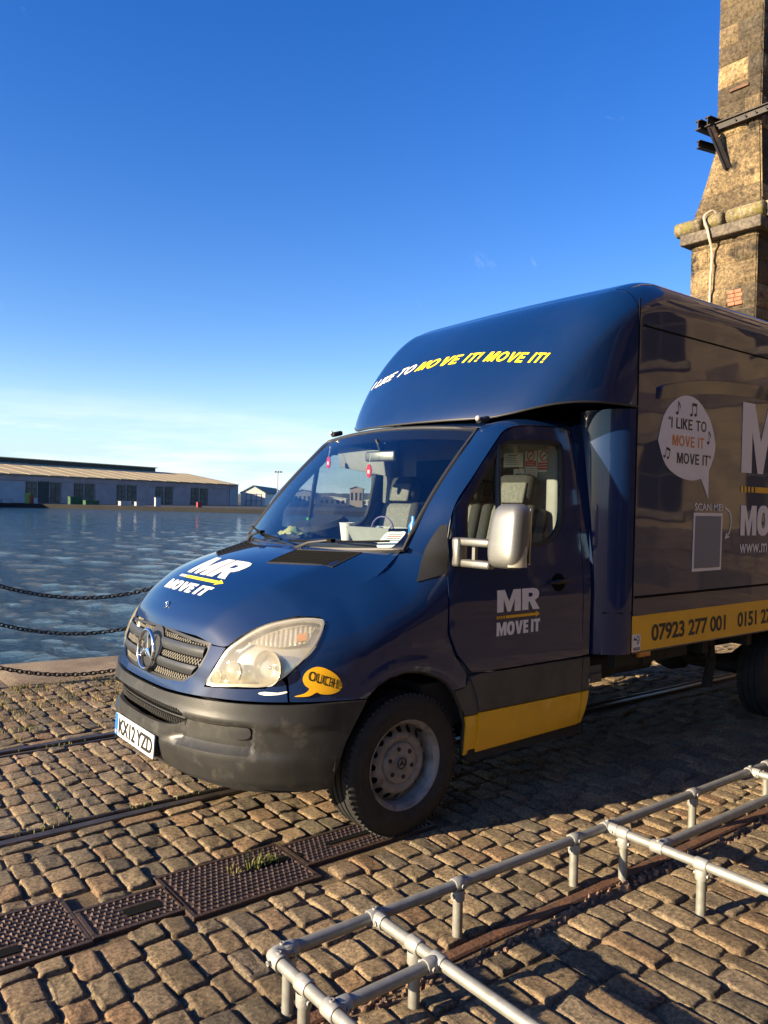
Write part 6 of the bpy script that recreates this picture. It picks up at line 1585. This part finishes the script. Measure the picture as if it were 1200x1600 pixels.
# ------------------------------------------------------------------ grass and moss
def blades(name, spots, m, par=None, seed=1, hh=(.03, .08), n=14, spread=.03):
    rr = random.Random(seed); mb = MB()
    for (cx, cy, k) in spots:
        for i in range(int(n*k)):
            a = rr.uniform(0, 6.28); r_ = spread*rr.random()**.7; x, y = cx+r_*math.cos(a), cy+r_*math.sin(a); h = rr.uniform(*hh)*k; an = rr.uniform(0, 6.28); ln = h*rr.uniform(.2, 1.1); w = .0022
            p = [Vector((x, y, -.015)), Vector((x+ln*.35*math.cos(an), y+ln*.35*math.sin(an), h*.62)), Vector((x+ln*math.cos(an), y+ln*math.sin(an), h*.9))]; sd = Vector((-math.sin(an), math.cos(an), 0))*w
            mb.add([p[0]-sd, p[0]+sd, p[1]+sd*.8, p[1]-sd*.8, p[2]], [(0, 1, 2, 3), (3, 2, 4)])
    return mb.build(name, m, par)
o = blades('grass_tuft', [(.76, .815, 1.0), (.70, .81, .8), (.66, .82, .5)], M['grass'], None, 4, (.03, .075), 34, .035); tag(o, 'small green grass tuft growing from the iron cover', 'grass')
o = blades('weed_tuft', [(.86, .80, .8), (.84, .83, .5)], M['straw'], None, 6, (.02, .055), 26, .03); tag(o, 'dry reddish weed tuft beside the green one on the iron cover', 'weed')
rr = random.Random(8); sp = []
for i in range(760):
    x = rr.uniform(-3.5, 1.6); y = rr.uniform(-3.35, -2.45) if rr.random() < .75 else rr.uniform(-2.45, -1.7); sp.append((x, y, rr.uniform(.25, .75)))
o = blades('dry_grass', sp, M['straw'], None, 9, (.015, .055), 18, .05); tag(o, 'patchy dry grass and moss between the stones by the coping', 'grass', kind='stuff')
sp = [(rr.uniform(-1.5, 2.2), rr.uniform(-1.4, -.16), rr.uniform(.2, .5)) for i in range(60)]+[(rr.uniform(-.6, 2.2), rr.uniform(-.19, -.14), rr.uniform(.3, .6)) for i in range(60)]+[(rr.uniform(-2, 2.2), -1.45+rr.uniform(-.03, .03), rr.uniform(.3, .6)) for i in range(50)]
o = blades('grass_in_joints', sp, M['grass'], None, 10, (.01, .035), 9, .03); tag(o, 'thin grass growing in the paving joints and rail grooves', 'grass', kind='stuff')

# ------------------------------------------------------------------ loose things in the cab
DZ = 1.412
t = empty('plastic_tray', (-.28, .36, DZ), 'grey plastic tray with a handle on the dashboard', 'tray')
mb = MB(); v0 = []
for (hx, hy, z) in ((.085, .165, 0), (.115, .20, .085), (.110, .195, .085), (.081, .161, .006)):
    v0 += [(-.28-hx, .36-hy, DZ+z), (-.28+hx, .36-hy, DZ+z), (-.28+hx, .36+hy, DZ+z), (-.28-hx, .36+hy, DZ+z)]
mb.add(v0, [(3, 2, 1, 0), (12, 13, 14, 15)]+[(k*4+i, k*4+(i+1) % 4, k*4+4+(i+1) % 4, k*4+4+i) for k in range(3) for i in range(4)]); mb.build('tray_body', M['trim'], t)
mb = MB(); mb.tube([(-.28, .36+.10*math.cos(R(a)), DZ+.07+.075*math.sin(R(a))) for a in range(0, 181, 15)], .005, 6); mb.build('tray_handle', mat('lilac_handle', (.16, .13, .27), .5), t, 60)
v, f = quad_grid(lambda a, b: Vector((-.34+.13*a, .25+.2*b, DZ+.05+.025*noise.noise(Vector((a*4, b*4, 1)))+.03*math.sin(a*3.1)*math.sin(b*3.1))), 12, 12); o = mesh_obj('plastic_bag', v, f, mat('pale_blue_film', (.55, .66, .72), .35), None, 60); tag(o, 'crumpled pale blue plastic bag inside the dashboard tray', 'bag')
c = Vector((-.20, .13, DZ)); t = empty('paper_cup', c, 'cream paper cup on the middle of the dashboard', 'cup')
MB().lathe([(.001, 0), (.034, 0), (.047, .10), (.044, .10), (.032, .008), (.001, .008)], c, (0, 0, 1), 24).build('cup_body', M['cream'], t, 40); MB().lathe([(.046+.003*math.cos(a), .10+.003*math.sin(a)) for a in [2*math.pi*i/8 for i in range(9)]], c, (0, 0, 1), 24).build('cup_rim', M['cream'], t, 60)
c = Vector((-.16, .775, 1.41)); t = empty('spray_bottle', c, 'small blue and orange bottle in the near dashboard corner', 'bottle')
MB().lathe([(.001, 0), (.027, 0), (.027, .07)], c, (0, 0, 1), 16).build('bottle_base', M['orange'], t, 40); MB().lathe([(.027, .07), (.027, .11), (.012, .135), (.012, .16), (.001, .16)], c, (0, 0, 1), 16).build('bottle_top', mat('blue_bottle', (.02, .16, .42), .3), t, 40)
c = Vector((-.10, -.32, 1.40)); t = empty('food_wrapper', c, 'yellow and green food wrapper on the far side of the dashboard', 'wrapper')
v, f = quad_grid(lambda a, b: c+Vector((.14*a-.07, .16*b-.08, .03+.05*math.sin(3.14*a)*math.sin(3.14*b)+.02*noise.noise(Vector((a*5, b*5, 2))))), 10, 10); mesh_obj('wrapper_film', v, f, mat('wrapper_yellow', (.55, .45, .10), .35, col2=(.30, .42, .20), vscale=24), t, 60)
MB().lathe([(.001, 0), (.025, 0), (.025, .07), (.010, .09), (.010, .11), (.001, .11)], c+Vector((-.04, .12, .01)), (0, 0, 1), 14).build('bottle', M['sideglass'], t, 60)
MB().lathe([(.012, .11), (.012, .125), (.001, .125)], c+Vector((-.04, .12, .01)), (0, 0, 1), 12).build('bottle_cap', mat('green_cap', (.03, .3, .08), .4), t, 60)
# permit card on the glass
t = empty('permit_card', ws(.80, .16, -.02), 'white parking permit card in the near lower corner of the windscreen', 'card')
def cardp(a, b, d): return ws(.865+.72*a, .045+.72*b, -.020+d)
cpoly = smooth_poly([(-.12, .02), (-.07, -.03), (.0, -.035), (.05, .0), (.08, .06), (.10, .15), (.02, .155), (-.08, .15), (-.11, .08)], 3)
panel('card_sheet', cpoly, lambda a, b: cardp(a, b, 0), M['paper'], t, res=.05, th=.002)
for k in range(4): panel('print_line', [(-.055, .13-.022*k), (.075, .13-.022*k), (.075, .122-.022*k), (-.055, .122-.022*k)], lambda a, b: cardp(a, b, .003), M['redprint' if k == 1 else 'greyprint'], t, res=.05, th=.001)
def tagthing(c, label, h=.085):
    c = Vector(c); t = empty('hanging_tag', c, label, 'air freshener')
    mb = MB(); mb.lathe([(.001, -.003), (.024, -.003), (.024, .003), (.001, .003)], (0, 0, 0), (1, 0, 0), 20); mb.v = [(c.x+x, c.y+y, c.z+z*1.75) for x, y, z in mb.v]; mb.build('tag_disc', M['redlens'], t, 40)
    MB().box(c+Vector((.004, 0, -.004)), (.002, .018, .022)).build('tag_print', M['paper'], t); MB().tube([c+Vector((0, 0, .04)), c+Vector((-.01, 0, .11))], .0018, 4).build('string', M['paper'], t)
tagthing((-.44, .01, 1.83), 'red oval tag with white print hanging from the inner mirror')
tagthing((-.55, -.60, 1.905), 'plain red oval tag hanging at the far side of the windscreen')
